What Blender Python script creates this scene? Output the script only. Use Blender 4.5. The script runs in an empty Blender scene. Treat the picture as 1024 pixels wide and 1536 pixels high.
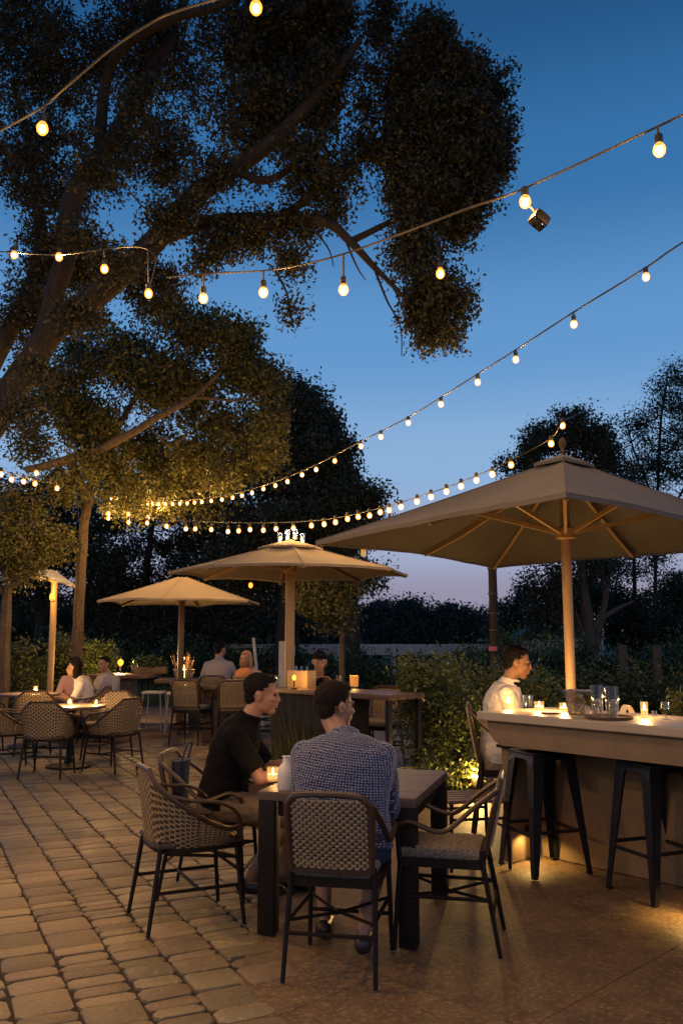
import bpy, bmesh, math, random
import numpy as np
from mathutils import Vector, Matrix, Euler, noise as mnoise

random.seed(7)
rng = np.random.default_rng(11)
sc = bpy.context.scene
COL = sc.collection
R = math.radians
PI = math.pi

# ------------------------------------------------------------------ camera
CAMZ, F, TILT = 1.5, 1330.0, R(8.0)
cam_d = bpy.data.cameras.new('camera')
cam = bpy.data.objects.new('camera', cam_d)
COL.objects.link(cam)
cam.location = (0, 0, CAMZ)
cam.rotation_euler = (R(90) + TILT, 0, 0)
cam_d.sensor_fit = 'VERTICAL'
cam_d.sensor_height = 36
cam_d.lens = 36 * F / 1536
cam_d.clip_end = 1500
sc.camera = cam


def at(px, py, d):
    """world point seen at photo pixel (px, py) standing d metres ahead"""
    u, v = (px - 512) / F, (768 - py) / F
    y = math.cos(TILT) - v * math.sin(TILT)
    z = math.sin(TILT) + v * math.cos(TILT)
    s = d / y
    return Vector((u * s, d, CAMZ + z * s))


def on(px, py, z=0.0):
    u, v = (px - 512) / F, (768 - py) / F
    y = math.cos(TILT) - v * math.sin(TILT)
    zz = math.sin(TILT) + v * math.cos(TILT)
    s = (z - CAMZ) / zz
    return Vector((u * s, y * s, z))


# ------------------------------------------------------------------ materials
def M(name, col, rough=0.6, var=None, bump=None, metal=0.0, spec=0.5, island=0.0, coat=0.0, trans=0.0, emit=None, var2=None, sheen=0.0):
    m = bpy.data.materials.new(name)
    m.use_nodes = True
    nt = m.node_tree
    N, L = nt.nodes, nt.links
    b = N['Principled BSDF']
    b.inputs['Roughness'].default_value = rough
    b.inputs['Metallic'].default_value = metal
    b.inputs['Specular IOR Level'].default_value = spec
    b.inputs['Coat Weight'].default_value = coat
    b.inputs['Sheen Weight'].default_value = sheen
    b.inputs['Base Color'].default_value = (*col, 1)
    tc = N.new('ShaderNodeTexCoord')
    cur = None

    def rgb(c):
        n = N.new('ShaderNodeRGB')
        n.outputs[0].default_value = (*c, 1)
        return n.outputs[0]
    cur = rgb(col)
    for v in (var, var2):
        if not v:
            continue
        scale, col2, lo, hi = v[:4]
        t = N.new('ShaderNodeTexNoise')
        t.inputs['Scale'].default_value = scale
        t.inputs['Detail'].default_value = 6
        t.inputs['Roughness'].default_value = 0.65
        if len(v) > 4:
            mp = N.new('ShaderNodeMapping')
            mp.inputs['Scale'].default_value = v[4]
            L.new(tc.outputs['Object'], mp.inputs['Vector'])
            L.new(mp.outputs[0], t.inputs['Vector'])
        else:
            L.new(tc.outputs['Object'], t.inputs['Vector'])
        mr = N.new('ShaderNodeMapRange')
        mr.inputs['From Min'].default_value = lo
        mr.inputs['From Max'].default_value = hi
        L.new(t.outputs['Fac'], mr.inputs['Value'])
        mx = N.new('ShaderNodeMix')
        mx.data_type = 'RGBA'
        L.new(mr.outputs[0], mx.inputs['Factor'])
        L.new(cur, mx.inputs['A'])
        mx.inputs['B'].default_value = (*col2, 1)
        cur = mx.outputs['Result']
    if island:
        g = N.new('ShaderNodeNewGeometry')
        hs = N.new('ShaderNodeHueSaturation')
        mr = N.new('ShaderNodeMapRange')
        mr.inputs['To Min'].default_value = 1 - island
        mr.inputs['To Max'].default_value = 1 + island
        L.new(g.outputs['Random Per Island'], mr.inputs['Value'])
        L.new(mr.outputs[0], hs.inputs['Value'])
        mr2 = N.new('ShaderNodeMapRange')
        mr2.inputs['To Min'].default_value = 0.5 - island * 0.05
        mr2.inputs['To Max'].default_value = 0.5 + island * 0.05
        w = N.new('ShaderNodeMath')
        w.operation = 'FRACT'
        w2 = N.new('ShaderNodeMath')
        w2.operation = 'MULTIPLY'
        w2.inputs[1].default_value = 7.13
        L.new(g.outputs['Random Per Island'], w2.inputs[0])
        L.new(w2.outputs[0], w.inputs[0])
        L.new(w.outputs[0], mr2.inputs['Value'])
        L.new(mr2.outputs[0], hs.inputs['Hue'])
        L.new(cur, hs.inputs['Color'])
        cur = hs.outputs['Color']
    L.new(cur, b.inputs['Base Color'])
    if bump:
        t = N.new('ShaderNodeTexNoise')
        t.inputs['Scale'].default_value = bump[0]
        t.inputs['Detail'].default_value = 5
        L.new(tc.outputs['Object'], t.inputs['Vector'])
        bp = N.new('ShaderNodeBump')
        bp.inputs['Strength'].default_value = bump[1]
        bp.inputs['Distance'].default_value = bump[2] if len(bump) > 2 else 0.01
        L.new(t.outputs['Fac'], bp.inputs['Height'])
        L.new(bp.outputs[0], b.inputs['Normal'])
    if trans:
        out = N['Material Output']
        tr = N.new('ShaderNodeBsdfTranslucent')
        L.new(cur, tr.inputs['Color'])
        mx = N.new('ShaderNodeMixShader')
        mx.inputs[0].default_value = trans
        L.new(b.outputs[0], mx.inputs[1])
        L.new(tr.outputs[0], mx.inputs[2])
        L.new(mx.outputs[0], out.inputs['Surface'])
    if emit:
        b.inputs['Emission Color'].default_value = (*emit[0], 1)
        b.inputs['Emission Strength'].default_value = emit[1]
    return m


def glow_glass(name, col, strength, clear=0.75):
    """frosted lit glass: lets the lamp inside shine through and glows itself"""
    m = bpy.data.materials.new(name)
    m.use_nodes = True
    N, L = m.node_tree.nodes, m.node_tree.links
    N.remove(N['Principled BSDF'])
    t = N.new('ShaderNodeBsdfTransparent')
    t.inputs[0].default_value = (clear, clear, clear, 1)
    e = N.new('ShaderNodeEmission')
    e.inputs[0].default_value = (*col, 1)
    e.inputs[1].default_value = strength
    a = N.new('ShaderNodeAddShader')
    L.new(t.outputs[0], a.inputs[0])
    L.new(e.outputs[0], a.inputs[1])
    L.new(a.outputs[0], N['Material Output'].inputs['Surface'])
    return m


def thin_glass(name, tint=(.9, .92, .9), gloss=0.18):
    m = bpy.data.materials.new(name)
    m.use_nodes = True
    N, L = m.node_tree.nodes, m.node_tree.links
    N.remove(N['Principled BSDF'])
    t = N.new('ShaderNodeBsdfTransparent')
    t.inputs[0].default_value = (*tint, 1)
    g = N.new('ShaderNodeBsdfGlossy')
    g.inputs['Roughness'].default_value = 0.06
    g.inputs[0].default_value = (1, 1, 1, 1)
    lw = N.new('ShaderNodeLayerWeight')
    lw.inputs[0].default_value = 0.35
    mr = N.new('ShaderNodeMapRange')
    mr.inputs['To Min'].default_value = gloss * 0.4
    mr.inputs['To Max'].default_value = min(1, gloss * 4)
    L.new(lw.outputs['Facing'], mr.inputs['Value'])
    mx = N.new('ShaderNodeMixShader')
    L.new(mr.outputs[0], mx.inputs[0])
    L.new(t.outputs[0], mx.inputs[1])
    L.new(g.outputs[0], mx.inputs[2])
    L.new(mx.outputs[0], N['Material Output'].inputs['Surface'])
    return m


def dotted_cloth(name, base, dot, scale, thr):
    m = M(name, base, rough=0.85, sheen=0.3)
    N, L = m.node_tree.nodes, m.node_tree.links
    b = N['Principled BSDF']
    tc = N.new('ShaderNodeAttribute')
    tc.attribute_name = 'cloth'
    mp = N.new('ShaderNodeMapping')
    mp.inputs['Scale'].default_value = (1, 1.25, 1)
    mp.inputs['Rotation'].default_value = (0, 0, 0.12)
    L.new(tc.outputs['Vector'], mp.inputs[0])
    v = N.new('ShaderNodeTexVoronoi')
    v.voronoi_dimensions = '2D'
    v.inputs['Scale'].default_value = scale
    v.inputs['Randomness'].default_value = 0.25
    L.new(mp.outputs[0], v.inputs['Vector'])
    mr = N.new('ShaderNodeMapRange')
    mr.inputs['From Min'].default_value = thr + .06
    mr.inputs['From Max'].default_value = thr - .06
    L.new(v.outputs['Distance'], mr.inputs['Value'])
    mx = N.new('ShaderNodeMix')
    mx.data_type = 'RGBA'
    mx.inputs['A'].default_value = (*base, 1)
    mx.inputs['B'].default_value = (*dot, 1)
    L.new(mr.outputs[0], mx.inputs['Factor'])
    L.new(mx.outputs['Result'], b.inputs['Base Color'])
    return m


MT = dict(
    paver=M('paver_stone', (.275, .205, .108), .58, var=(.9, (.185, .148, .092), .42, .62), var2=(28, (.42, .33, .22), .56, .8), bump=(30, .8, .010), island=.30, spec=.5),
    joint=M('joint_sand', (.045, .031, .02), .95, var=(9, (.025, .018, .012), .4, .7), bump=(120, .6, .006)),
    concrete=M('stamped_concrete', (.19, .122, .064), .6, var=(7, (.10, .065, .036), .34, .72), var2=(46, (.36, .24, .135), .50, .74), bump=(48, .65, .008), island=.10, spec=.4),
    groove=M('slab_groove', (.22, .15, .085), .9, var=(3, (.10, .07, .04), .4, .7)),
    soil=M('soil', (.05, .045, .028), .95, var=(.6, (.035, .05, .02), .4, .6), bump=(20, .6, .03)),
    canvas=M('umbrella_canvas_dim', (.165, .147, .132), .9, var=(1.6, (.125, .112, .10), .4, .7), bump=(300, .25, .002), trans=.16),  # big umbrella: its weaker light is put into a darker cloth colour
    canvas_lit=M('tan_canvas_lit', (.30, .245, .19), .9, var=(1.6, (.24, .195, .15), .4, .7), bump=(300, .25, .002), trans=.16),  # same cloth, lighter copy: string light on the smaller umbrellas painted in
    canvas_w=M('white_canvas', (.72, .74, .78), .9, trans=.25),
    wood=M('pale_wood', (.46, .31, .15), .5, var=(6, (.36, .22, .10), .35, .7, (6, 6, .35)), bump=(30, .2, .003)),
    wood_d=M('dark_wood', (.16, .09, .045), .45, var=(7, (.09, .05, .025), .35, .7, (.6, 8, 8)), bump=(40, .25, .003)),
    wood_mid=M('frame_wood', (.065, .036, .018), .38, var=(9, (.04, .022, .012), .35, .7), bump=(60, .2, .002)),
    tabletop=M('table_planks', (.15, .11, .085), .5, spec=.3, var=(5, (.095, .07, .055), .35, .7, (.4, 9, 9)), bump=(50, .2, .002)),
    metal_d=M('dark_metal', (.013, .009, .007), .5, var=(14, (.026, .017, .011), .5, .75), spec=.22),
    metal_b=M('black_enamel', (.008, .008, .009), .34, var=(10, (.018, .017, .017), .5, .8), spec=.35),
    wick_l=M('wicker_light', (.56, .43, .25), .42, var=(40, (.40, .29, .16), .4, .7)),
    wick_d=M('wicker_dark', (.03, .021, .013), .5, var=(40, (.10, .07, .042), .4, .7)),
    wick_m=M('wicker_mid', (.40, .30, .17), .36, var=(40, (.24, .17, .095), .4, .7)),
    cushion=M('cushion_weave', (.29, .235, .165), .8, var=(70, (.14, .11, .075), .45, .6), bump=(140, .7, .004)),
    stone=M('bar_stone', (.46, .39, .29), .42, var=(5, (.36, .29, .20), .35, .7), var2=(50, (.54, .47, .36), .6, .8), bump=(40, .25, .004)),
    plaster=M('bar_plaster', (.25, .175, .10), .8, var=(3.5, (.18, .125, .07), .35, .7), bump=(25, .3, .006)),
    bark=M('bark', (.040, .027, .017), .9, var=(5, (.02, .014, .010), .4, .65, (3, 3, .7)), bump=(16, .9, .03)),
    bark_p=M('pale_bark', (.105, .072, .046), .9, var=(5, (.055, .04, .026), .4, .65, (3, 3, .7)), bump=(16, .8, .03)),
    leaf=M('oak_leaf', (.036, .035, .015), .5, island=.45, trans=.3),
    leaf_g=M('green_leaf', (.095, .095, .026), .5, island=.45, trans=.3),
    leaf_d=M('dark_leaf', (.040, .046, .024), .6, island=.4, trans=.2),
    leaf_b=M('bush_leaf', (.11, .13, .035), .42, island=.5, trans=.3),
    leaf_h=M('hedge_leaf', (.035, .060, .022), .5, island=.4, trans=.25),
    leaf_f=M('far_leaf', (.030, .036, .026), .8, island=.35),
    grass=M('grass_blade', (.055, .075, .025), .6, island=.4, trans=.3),
    cable=M('black_cable', (.02, .018, .016), .6),
    cable_l=M('grey_cable', (.055, .045, .036), .6),
    socket=M('lamp_socket', (.012, .009, .007), .5),
    skin=M('skin_tan', (.40, .22, .14), .5, var=(30, (.34, .175, .11), .4, .7), bump=(200, .1, .001), spec=.4),
    skin_d=M('skin_brown', (.30, .155, .085), .5, var=(30, (.24, .12, .065), .4, .7), spec=.4),
    hair=M('dark_hair', (.008, .006, .005), .75, bump=(160, .8, .006), spec=.2),
    hair_b=M('brown_hair', (.020, .012, .008), .75, bump=(160, .8, .006), spec=.2),
    hair_y=M('blonde_hair', (.42, .24, .09), .5, bump=(120, .8, .006)),
    black_cloth=M('black_cloth', (.005, .0045, .005), .95, bump=(26, .35, .01), spec=.15),
    khaki=M('khaki_cloth', (.17, .125, .085), .9, var=(20, (.14, .10, .07), .4, .7), bump=(18, .4, .012)),
    white_cloth=M('white_cloth', (.62, .57, .50), .85, bump=(9, .35, .02), sheen=.2),
    grey_cloth=M('grey_cloth', (.34, .31, .32), .85, bump=(14, .4, .015)),
    pink_cloth=M('pink_cloth', (.44, .27, .22), .85, bump=(14, .4, .015)),
    navy=M('navy_cloth', (.02, .03, .07), .8, bump=(40, .3, .004)),
    blue_dots=dotted_cloth('blue_dotted_cloth', (.012, .028, .105), (.34, .33, .34), 66, .27),
    shoe=M('shoe_leather', (.02, .015, .013), .4),
    eye=M('eye_dark', (.02, .012, .01), .15),
    white=M('white_ceramic', (.74, .70, .66), .35),
    white_p=M('white_paint', (.52, .52, .50), .6, var=(4, (.36, .36, .34), .4, .7), bump=(40, .2, .003)),
    steel=M('brushed_steel', (.55, .53, .5), .28, metal=1.0),
    wax=M('candle_wax', (.75, .62, .42), .5, emit=((1, .46, .12), .35)),
    amber=M('amber_glass', (.5, .2, .05), .2, emit=((1, .35, .06), .35)),
    flame=M('flame', (1, .7, .3), .5, emit=((1, .58, .18), 22)),
    pumpkin=M('orange_cloth', (.60, .22, .07), .7),
    ice=M('ice', (.6, .6, .58), .25),
    red=M('pink_sign', (.45, .10, .16), .6),
    bulb=glow_glass('bulb_glass', (1, .30, .03), 1.25, .8),
    filament=M('filament', (1, .8, .5), .5, emit=((1, .62, .26), 14)),
    jar=glow_glass('candle_jar_glass', (1, .48, .12), .22, .85),
    glass=thin_glass('clear_glass'),
    glass_d=thin_glass('smoked_glass', (.42, .40, .36), .22),
)


# ------------------------------------------------------------------ mesh builder
class MB:
    def __init__(self):
        self.v, self.f, self.mi = [], [], []

    def add(self, vs, fs, mi=0):
        o = len(self.v)
        self.v += [tuple(p) for p in vs]
        self.f += [tuple(i + o for i in f) for f in fs]
        self.mi += [mi] * len(fs)
        return self

    def box(self, c, s, rot=None, bev=0.0, mi=0):
        """box centred at c, full size s, optionally chamfered"""
        hx, hy, hz = s[0] / 2, s[1] / 2, s[2] / 2
        if bev <= 0:
            pts = [Vector((x * hx, y * hy, z * hz)) for x in (-1, 1) for y in (-1, 1) for z in (-1, 1)]
            fs = [(0, 1, 3, 2), (4, 6, 7, 5), (0, 4, 5, 1), (2, 3, 7, 6), (0, 2, 6, 4), (1, 5, 7, 3)]
        else:
            bm = bmesh.new()
            bmesh.ops.create_cube(bm, size=1.0)
            for q in bm.verts:
                q.co = Vector((q.co.x * s[0], q.co.y * s[1], q.co.z * s[2]))
            bmesh.ops.bevel(bm, geom=bm.edges[:], offset=bev, segments=2, affect='EDGES', profile=.6)
            bm.verts.index_update()
            pts = [q.co.copy() for q in bm.verts]
            fs = [tuple(q.index for q in f.verts) for f in bm.faces]
            bm.free()
        mt = rot.to_matrix() if isinstance(rot, Euler) else (rot or Matrix.Identity(3))
        return self.add([mt @ p + Vector(c) for p in pts], fs, mi)

    def tube(self, pts, r, n=8, cap=True, mi=0, flat=1.0, up=None):
        pts = [Vector(p) for p in pts]
        rs = r if isinstance(r, (list, tuple)) else [r] * len(pts)
        vs, fs = [], []
        prev = None
        for i, p in enumerate(pts):
            t = (pts[min(i + 1, len(pts) - 1)] - pts[max(i - 1, 0)])
            if t.length < 1e-9:
                t = Vector((0, 0, 1))
            t.normalize()
            if prev is None:
                a = Vector(up) if up else (Vector((0, 0, 1)) if abs(t.z) < .9 else Vector((1, 0, 0)))
            else:
                a = prev
            a = a - t * a.dot(t)
            if a.length < 1e-6:
                a = t.orthogonal()
            a.normalize()
            prev = a
            b = t.cross(a)
            for k in range(n):
                w = 2 * PI * k / n
                vs.append(p + a * (math.cos(w) * rs[i] * flat) + b * (math.sin(w) * rs[i]))
        for i in range(len(pts) - 1):
            for k in range(n):
                k2 = (k + 1) % n
                fs.append((i * n + k, i * n + k2, (i + 1) * n + k2, (i + 1) * n + k))
        if cap:
            fs.append(tuple(range(n - 1, -1, -1)))
            fs.append(tuple(range((len(pts) - 1) * n, len(pts) * n)))
        return self.add(vs, fs, mi)

    def bar(self, a, b, w, h, up=(0, 0, 1), mi=0, taper=1.0):
        """square section bar from a to b"""
        a, b = Vector(a), Vector(b)
        t = (b - a).normalized()
        u = Vector(up)
        u = u - t * u.dot(t)
        if u.length < 1e-5:
            u = t.orthogonal()
        u.normalize()
        s = t.cross(u)
        vs = []
        for p, k in ((a, 1.0), (b, taper)):
            for sx, sy in ((-1, -1), (1, -1), (1, 1), (-1, 1)):
                vs.append(p + s * (sx * w / 2 * k) + u * (sy * h / 2 * k))
        return self.add(vs, [(3, 2, 1, 0), (4, 5, 6, 7), (0, 1, 5, 4), (1, 2, 6, 5), (2, 3, 7, 6), (3, 0, 4, 7)], mi)

    def lathe(self, prof, c=(0, 0, 0), n=20, mi=0, close=True):
        c = Vector(c)
        vs, fs = [], []
        for r, z in prof:
            for k in range(n):
                w = 2 * PI * k / n
                vs.append(c + Vector((r * math.cos(w), r * math.sin(w), z)))
        for i in range(len(prof) - 1):
            for k in range(n):
                k2 = (k + 1) % n
                fs.append((i * n + k, i * n + k2, (i + 1) * n + k2, (i + 1) * n + k))
        if close:
            if prof[0][0] > 1e-5:
                fs.append(tuple(range(n - 1, -1, -1)))
            if prof[-1][0] > 1e-5:
                fs.append(tuple(range((len(prof) - 1) * n, len(prof) * n)))
        return self.add(vs, fs, mi)

    def ell(self, c, r, m=None, n=14, k=9):
        """ellipsoid; m is an optional 3x3 matrix applied about c"""
        vs, fs = [], []
        c = Vector(c)
        mt = m or Matrix.Identity(3)
        for i in range(1, k):
            a = PI * i / k
            for j in range(n):
                w = 2 * PI * j / n
                vs.append(c + mt @ Vector((r[0] * math.sin(a) * math.cos(w), r[1] * math.sin(a) * math.sin(w), r[2] * math.cos(a))))
        top = len(vs)
        vs.append(c + mt @ Vector((0, 0, r[2])))
        vs.append(c + mt @ Vector((0, 0, -r[2])))
        for i in range(k - 2):
            for j in range(n):
                j2 = (j + 1) % n
                fs.append((i * n + j, (i + 1) * n + j, (i + 1) * n + j2, i * n + j2))
        for j in range(n):
            j2 = (j + 1) % n
            fs.append((top, j, j2))
            fs.append((top + 1, (k - 2) * n + j2, (k - 2) * n + j))
        return self.add(vs, fs)

    def loft(self, rings, n=18):
        """rings: (centre, xaxis*rx, yaxis*ry)"""
        vs, fs = [], []
        for c, a, b in rings:
            for k in range(n):
                w = 2 * PI * k / n
                vs.append(Vector(c) + Vector(a) * math.cos(w) + Vector(b) * math.sin(w))
        for i in range(len(rings) - 1):
            for k in range(n):
                k2 = (k + 1) % n
                fs.append((i * n + k, i * n + k2, (i + 1) * n + k2, (i + 1) * n + k))
        fs.append(tuple(range(n - 1, -1, -1)))
        fs.append(tuple(range((len(rings) - 1) * n, len(rings) * n)))
        return self.add(vs, fs)

    def caps(self, pts, rs, n=10):
        """tapered chain of capsules for limbs"""
        self.tube(pts, rs, n)
        for p, r in zip(pts, rs):
            self.ell(p, (r, r, r), n=n, k=7)
        return self

    def prism(self, poly, z0, z1, mi=0):
        n = len(poly)
        vs = [(x, y, z0) for x, y in poly] + [(x, y, z1) for x, y in poly]
        fs = [tuple(range(n - 1, -1, -1)), tuple(range(n, 2 * n))]
        fs += [(i, (i + 1) % n, n + (i + 1) % n, n + i) for i in range(n)]
        return self.add(vs, fs, mi)

    def mesh(self, name, smooth=True, angle=35):
        me = bpy.data.meshes.new(name)
        me.from_pydata(self.v, [], self.f)
        bm = bmesh.new()
        bm.from_mesh(me)
        bmesh.ops.recalc_face_normals(bm, faces=bm.faces[:])
        bm.to_mesh(me)
        bm.free()
        me.polygons.foreach_set('material_index', self.mi)
        if smooth:
            me.polygons.foreach_set('use_smooth', [True] * len(me.polygons))
            me.set_sharp_from_angle(angle=R(angle))
        me.update()
        return me

    def build(self, name, mats, parent=None, smooth=True, angle=35):
        me = self.mesh(name, smooth, angle)
        return link(name, me, mats, parent)


def link(name, me, mats, parent=None):
    for m in (mats if isinstance(mats, (list, tuple)) else [mats]):
        me.materials.append(MT[m])
    o = bpy.data.objects.new(name, me)
    COL.objects.link(o)
    if parent:
        o.parent = parent
    return o


def tag(o, label=None, cat=None, group=None, kind=None):
    for k, v in (('label', label), ('category', cat), ('group', group), ('kind', kind)):
        if v:
            o[k] = v
    return o


def thing(name, label, cat, loc=(0, 0, 0), rz=0.0, group=None):
    o = bpy.data.objects.new(name, None)
    COL.objects.link(o)
    o.empty_display_size = .1
    o.location = loc
    o.rotation_euler = (0, 0, rz)
    return tag(o, label, cat, group)


def dup(o, loc=None, rz=None, label=None, group=None, parent=None):
    c = o.copy()
    COL.objects.link(c)
    if parent:
        c.parent = parent
    for ch in o.children:
        dup(ch, parent=c)
    if loc is not None:
        c.location = loc
    if rz is not None:
        c.rotation_euler = (0, 0, rz)
    if label:
        c['label'] = label
    if group:
        c['group'] = group
    return c


def lamp(name, loc, power, col=(1, .53, .15), size=.012, parent=None, spot=None):
    l = bpy.data.lights.new(name, 'SPOT' if spot else 'POINT')
    l.energy = power
    l.color = col
    l.shadow_soft_size = size
    o = bpy.data.objects.new(name, l)
    COL.objects.link(o)
    if spot:
        l.spot_size = spot[0]
        l.spot_blend = spot[1]
        o.rotation_euler = spot[2]
    o.location = loc
    if parent:
        o.parent = parent
    return o


def bez(pts, k=8):
    """Catmull-Rom through points"""
    pts = [Vector(p) for p in pts]
    out = []
    for i in range(len(pts) - 1):
        p0, p1, p2, p3 = pts[max(i - 1, 0)], pts[i], pts[i + 1], pts[min(i + 2, len(pts) - 1)]
        for j in range(k):
            t = j / k
            out.append(.5 * ((2 * p1) + (p2 - p0) * t + (2 * p0 - 5 * p1 + 4 * p2 - p3) * t * t + (3 * p1 - p0 - 3 * p2 + p3) * t ** 3))
    out.append(pts[-1])
    return out


def lerp_list(vals, n):
    out = []
    for i in range(n):
        t = i / (n - 1) * (len(vals) - 1)
        k = min(int(t), len(vals) - 2)
        out.append(vals[k] + (vals[k + 1] - vals[k]) * (t - k))
    return out


# ------------------------------------------------------------------ world, sky, sun
w = bpy.data.worlds.new('World')
sc.world = w
w.use_nodes = True
N, L = w.node_tree.nodes, w.node_tree.links
bg = N['Background']
tc = N.new('ShaderNodeTexCoord')
sep = N.new('ShaderNodeSeparateXYZ')
L.new(tc.outputs['Generated'], sep.inputs[0])
ramp = N.new('ShaderNodeValToRGB')
L.new(sep.outputs['Z'], ramp.inputs[0])
cr = ramp.color_ramp
cr.interpolation = 'EASE'
stops = [(0.0, (.125, .105, .145)), (.045, (.15, .14, .195)), (.10, (.175, .205, .295)), (.19, (.128, .215, .340)), (.32, (.060, .152, .300)),
         (.48, (.019, .082, .195)), (.62, (.008, .042, .112)), (1.0, (.004, .022, .065))]
cr.elements[0].position, cr.elements[0].color = stops[0][0], (*stops[0][1], 1)
cr.elements[1].position, cr.elements[1].color = stops[-1][0], (*stops[-1][1], 1)
for p, c in stops[1:-1]:
    e = cr.elements.new(p)
    e.color = (*c, 1)
L.new(ramp.outputs[0], bg.inputs[0])
bg.inputs[1].default_value = 1.45
sc.view_settings.view_transform = 'Standard'
sc.view_settings.look = 'None'
sc.view_settings.exposure = 0.5
sc.view_settings.gamma = 1
sc.cycles.use_denoising = True
sc.cycles.max_bounces = 6
sc.cycles.transparent_max_bounces = 24
sc.cycles.sample_clamp_indirect = 3.0
sc.cycles.caustics_reflective = False
sc.cycles.caustics_refractive = False

# ------------------------------------------------------------------ ground, patio
g = MB().add([(-400, -60, -.03), (400, -60, -.03), (400, 600, -.03), (-400, 600, -.03)], [(0, 1, 2, 3)]).build('ground', 'soil', smooth=False)
tag(g, kind='structure')

LA = Vector((-.44, .898, 0)).normalized()      # long joint direction
LB = Vector((.898, .44, 0)).normalized()       # across


def paver_edge(y):
    return -.40 - .055 * (y - 3.4)


pv = MB()
b = -9.0
while b < 6.0:
    wdt = random.choice((.12, .15, .17, .20, .24)) * random.uniform(.93, 1.07)
    a = -2.0 + random.uniform(0, .2)
    while a < 15.0:
        ln = random.choice((.085, .10, .115, .13, .16, .20, .24)) * random.uniform(.9, 1.1)
        c = LA * (a + ln / 2) + LB * (b + wdt / 2)
        if c.x < paver_edge(c.y) + .12 and 1.5 < c.y < 12.8 and c.x > -c.y * .62 - .8:
            gp = random.uniform(.005, .012)
            hw, hl = wdt / 2 - gp / 2, ln / 2 - gp / 2
            ch = random.uniform(.010, .028)
            z = random.uniform(-.004, .003) - .003
            tx, ty = random.uniform(-.012, .012), random.uniform(-.012, .012)
            oc = [(-hw + ch, -hl), (hw - ch, -hl), (hw, -hl + ch), (hw, hl - ch), (hw - ch, hl), (-hw + ch, hl), (-hw, hl - ch), (-hw, -hl + ch)]
            top, mid, low = [], [], []
            ang = random.uniform(-.03, .03)
            for (x, y) in oc:
                x += random.uniform(-.006, .006)
                y += random.uniform(-.006, .006)
                x, y = x * math.cos(ang) - y * math.sin(ang), x * math.sin(ang) + y * math.cos(ang)
                for s, dz, lst in ((.90, 0, top), (.965, -.0035, mid), (1.0, -.020, low)):
                    sx, sy = x * s, y * s
                    p = c + LB * sx + LA * sy
                    lst.append(Vector((p.x, p.y, z + dz + tx * sx + ty * sy)))
            fs = [tuple(range(8))]
            for o1, o2 in ((0, 8), (8, 16)):
                fs += [(o1 + i, o2 + i, o2 + (i + 1) % 8, o1 + (i + 1) % 8) for i in range(8)]
            pv.add(top + mid + low, fs, 0)
        a += ln
    b += wdt
pv.add([(-12, 1.2, -.016), (.3, 1.2, -.016), (-.2, 13, -.016), (-12, 13, -.016)], [(0, 1, 2, 3)], 1)
tag(pv.build('paved_patio', ['paver', 'joint'], smooth=True, angle=28), kind='structure')

# stamped concrete: big slabs on a diagonal grid parallel to the bar, with open joints
cs = MB()
S = 1.55
e1, e2 = Vector((.7071, -.7071, 0)), Vector((.7071, .7071, 0))
o0 = Vector((1.27, 5.33, 0))
bmc = bmesh.new()
for i in range(-14, 14):
    for j in range(-10, 14):
        g0 = .0018
        off = (.5 if j % 2 else 0) * S
        q = [o0 + e1 * (i * S + off + u) + e2 * (j * S + vv) for u, vv in ((g0, g0), (S - g0, g0), (S - g0, S - g0), (g0, S - g0))]
        vs = [bmc.verts.new((p.x, p.y, -.007)) for p in q]
        bmc.faces.new(vs)


def clip(bm, co, no):
    bmesh.ops.bisect_plane(bm, geom=bm.verts[:] + bm.edges[:] + bm.faces[:], plane_co=co, plane_no=no, clear_outer=True)


ex = Vector((paver_edge(3.4), 3.4, 0))
ed = Vector((paver_edge(12.8) - ex.x, 9.4, 0)).normalized()
clip(bmc, ex, (-ed.y, ed.x, 0))
clip(bmc, (0, 1.2, 0), (0, -1, 0))
clip(bmc, (0, 19.5, 0), (0, 1, 0))
clip(bmc, (6.5, 0, 0), (1, 0, 0))
bmc.verts.index_update()
cs.add([v_.co.copy() for v_ in bmc.verts], [tuple(v_.index for v_ in f_.verts) for f_ in bmc.faces], 0)
bmc.free()
for x0, x1, y0, y1 in ((-9, -.92, 12.82, 19.5),):
    cs.add([(x0, y0, -.007), (x1, y0, -.007), (x1, y1, -.007), (x0, y1, -.007)], [(0, 1, 2, 3)], 0)
cs.add([(-9, 1.2, -.009 - .012), (6.5, 1.2, -.021), (6.5, 19.5, -.021), (-9, 19.5, -.021)], [(0, 1, 2, 3)], 1)
tag(cs.build('concrete_patio', ['concrete', 'groove'], smooth=False), kind='structure')


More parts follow.
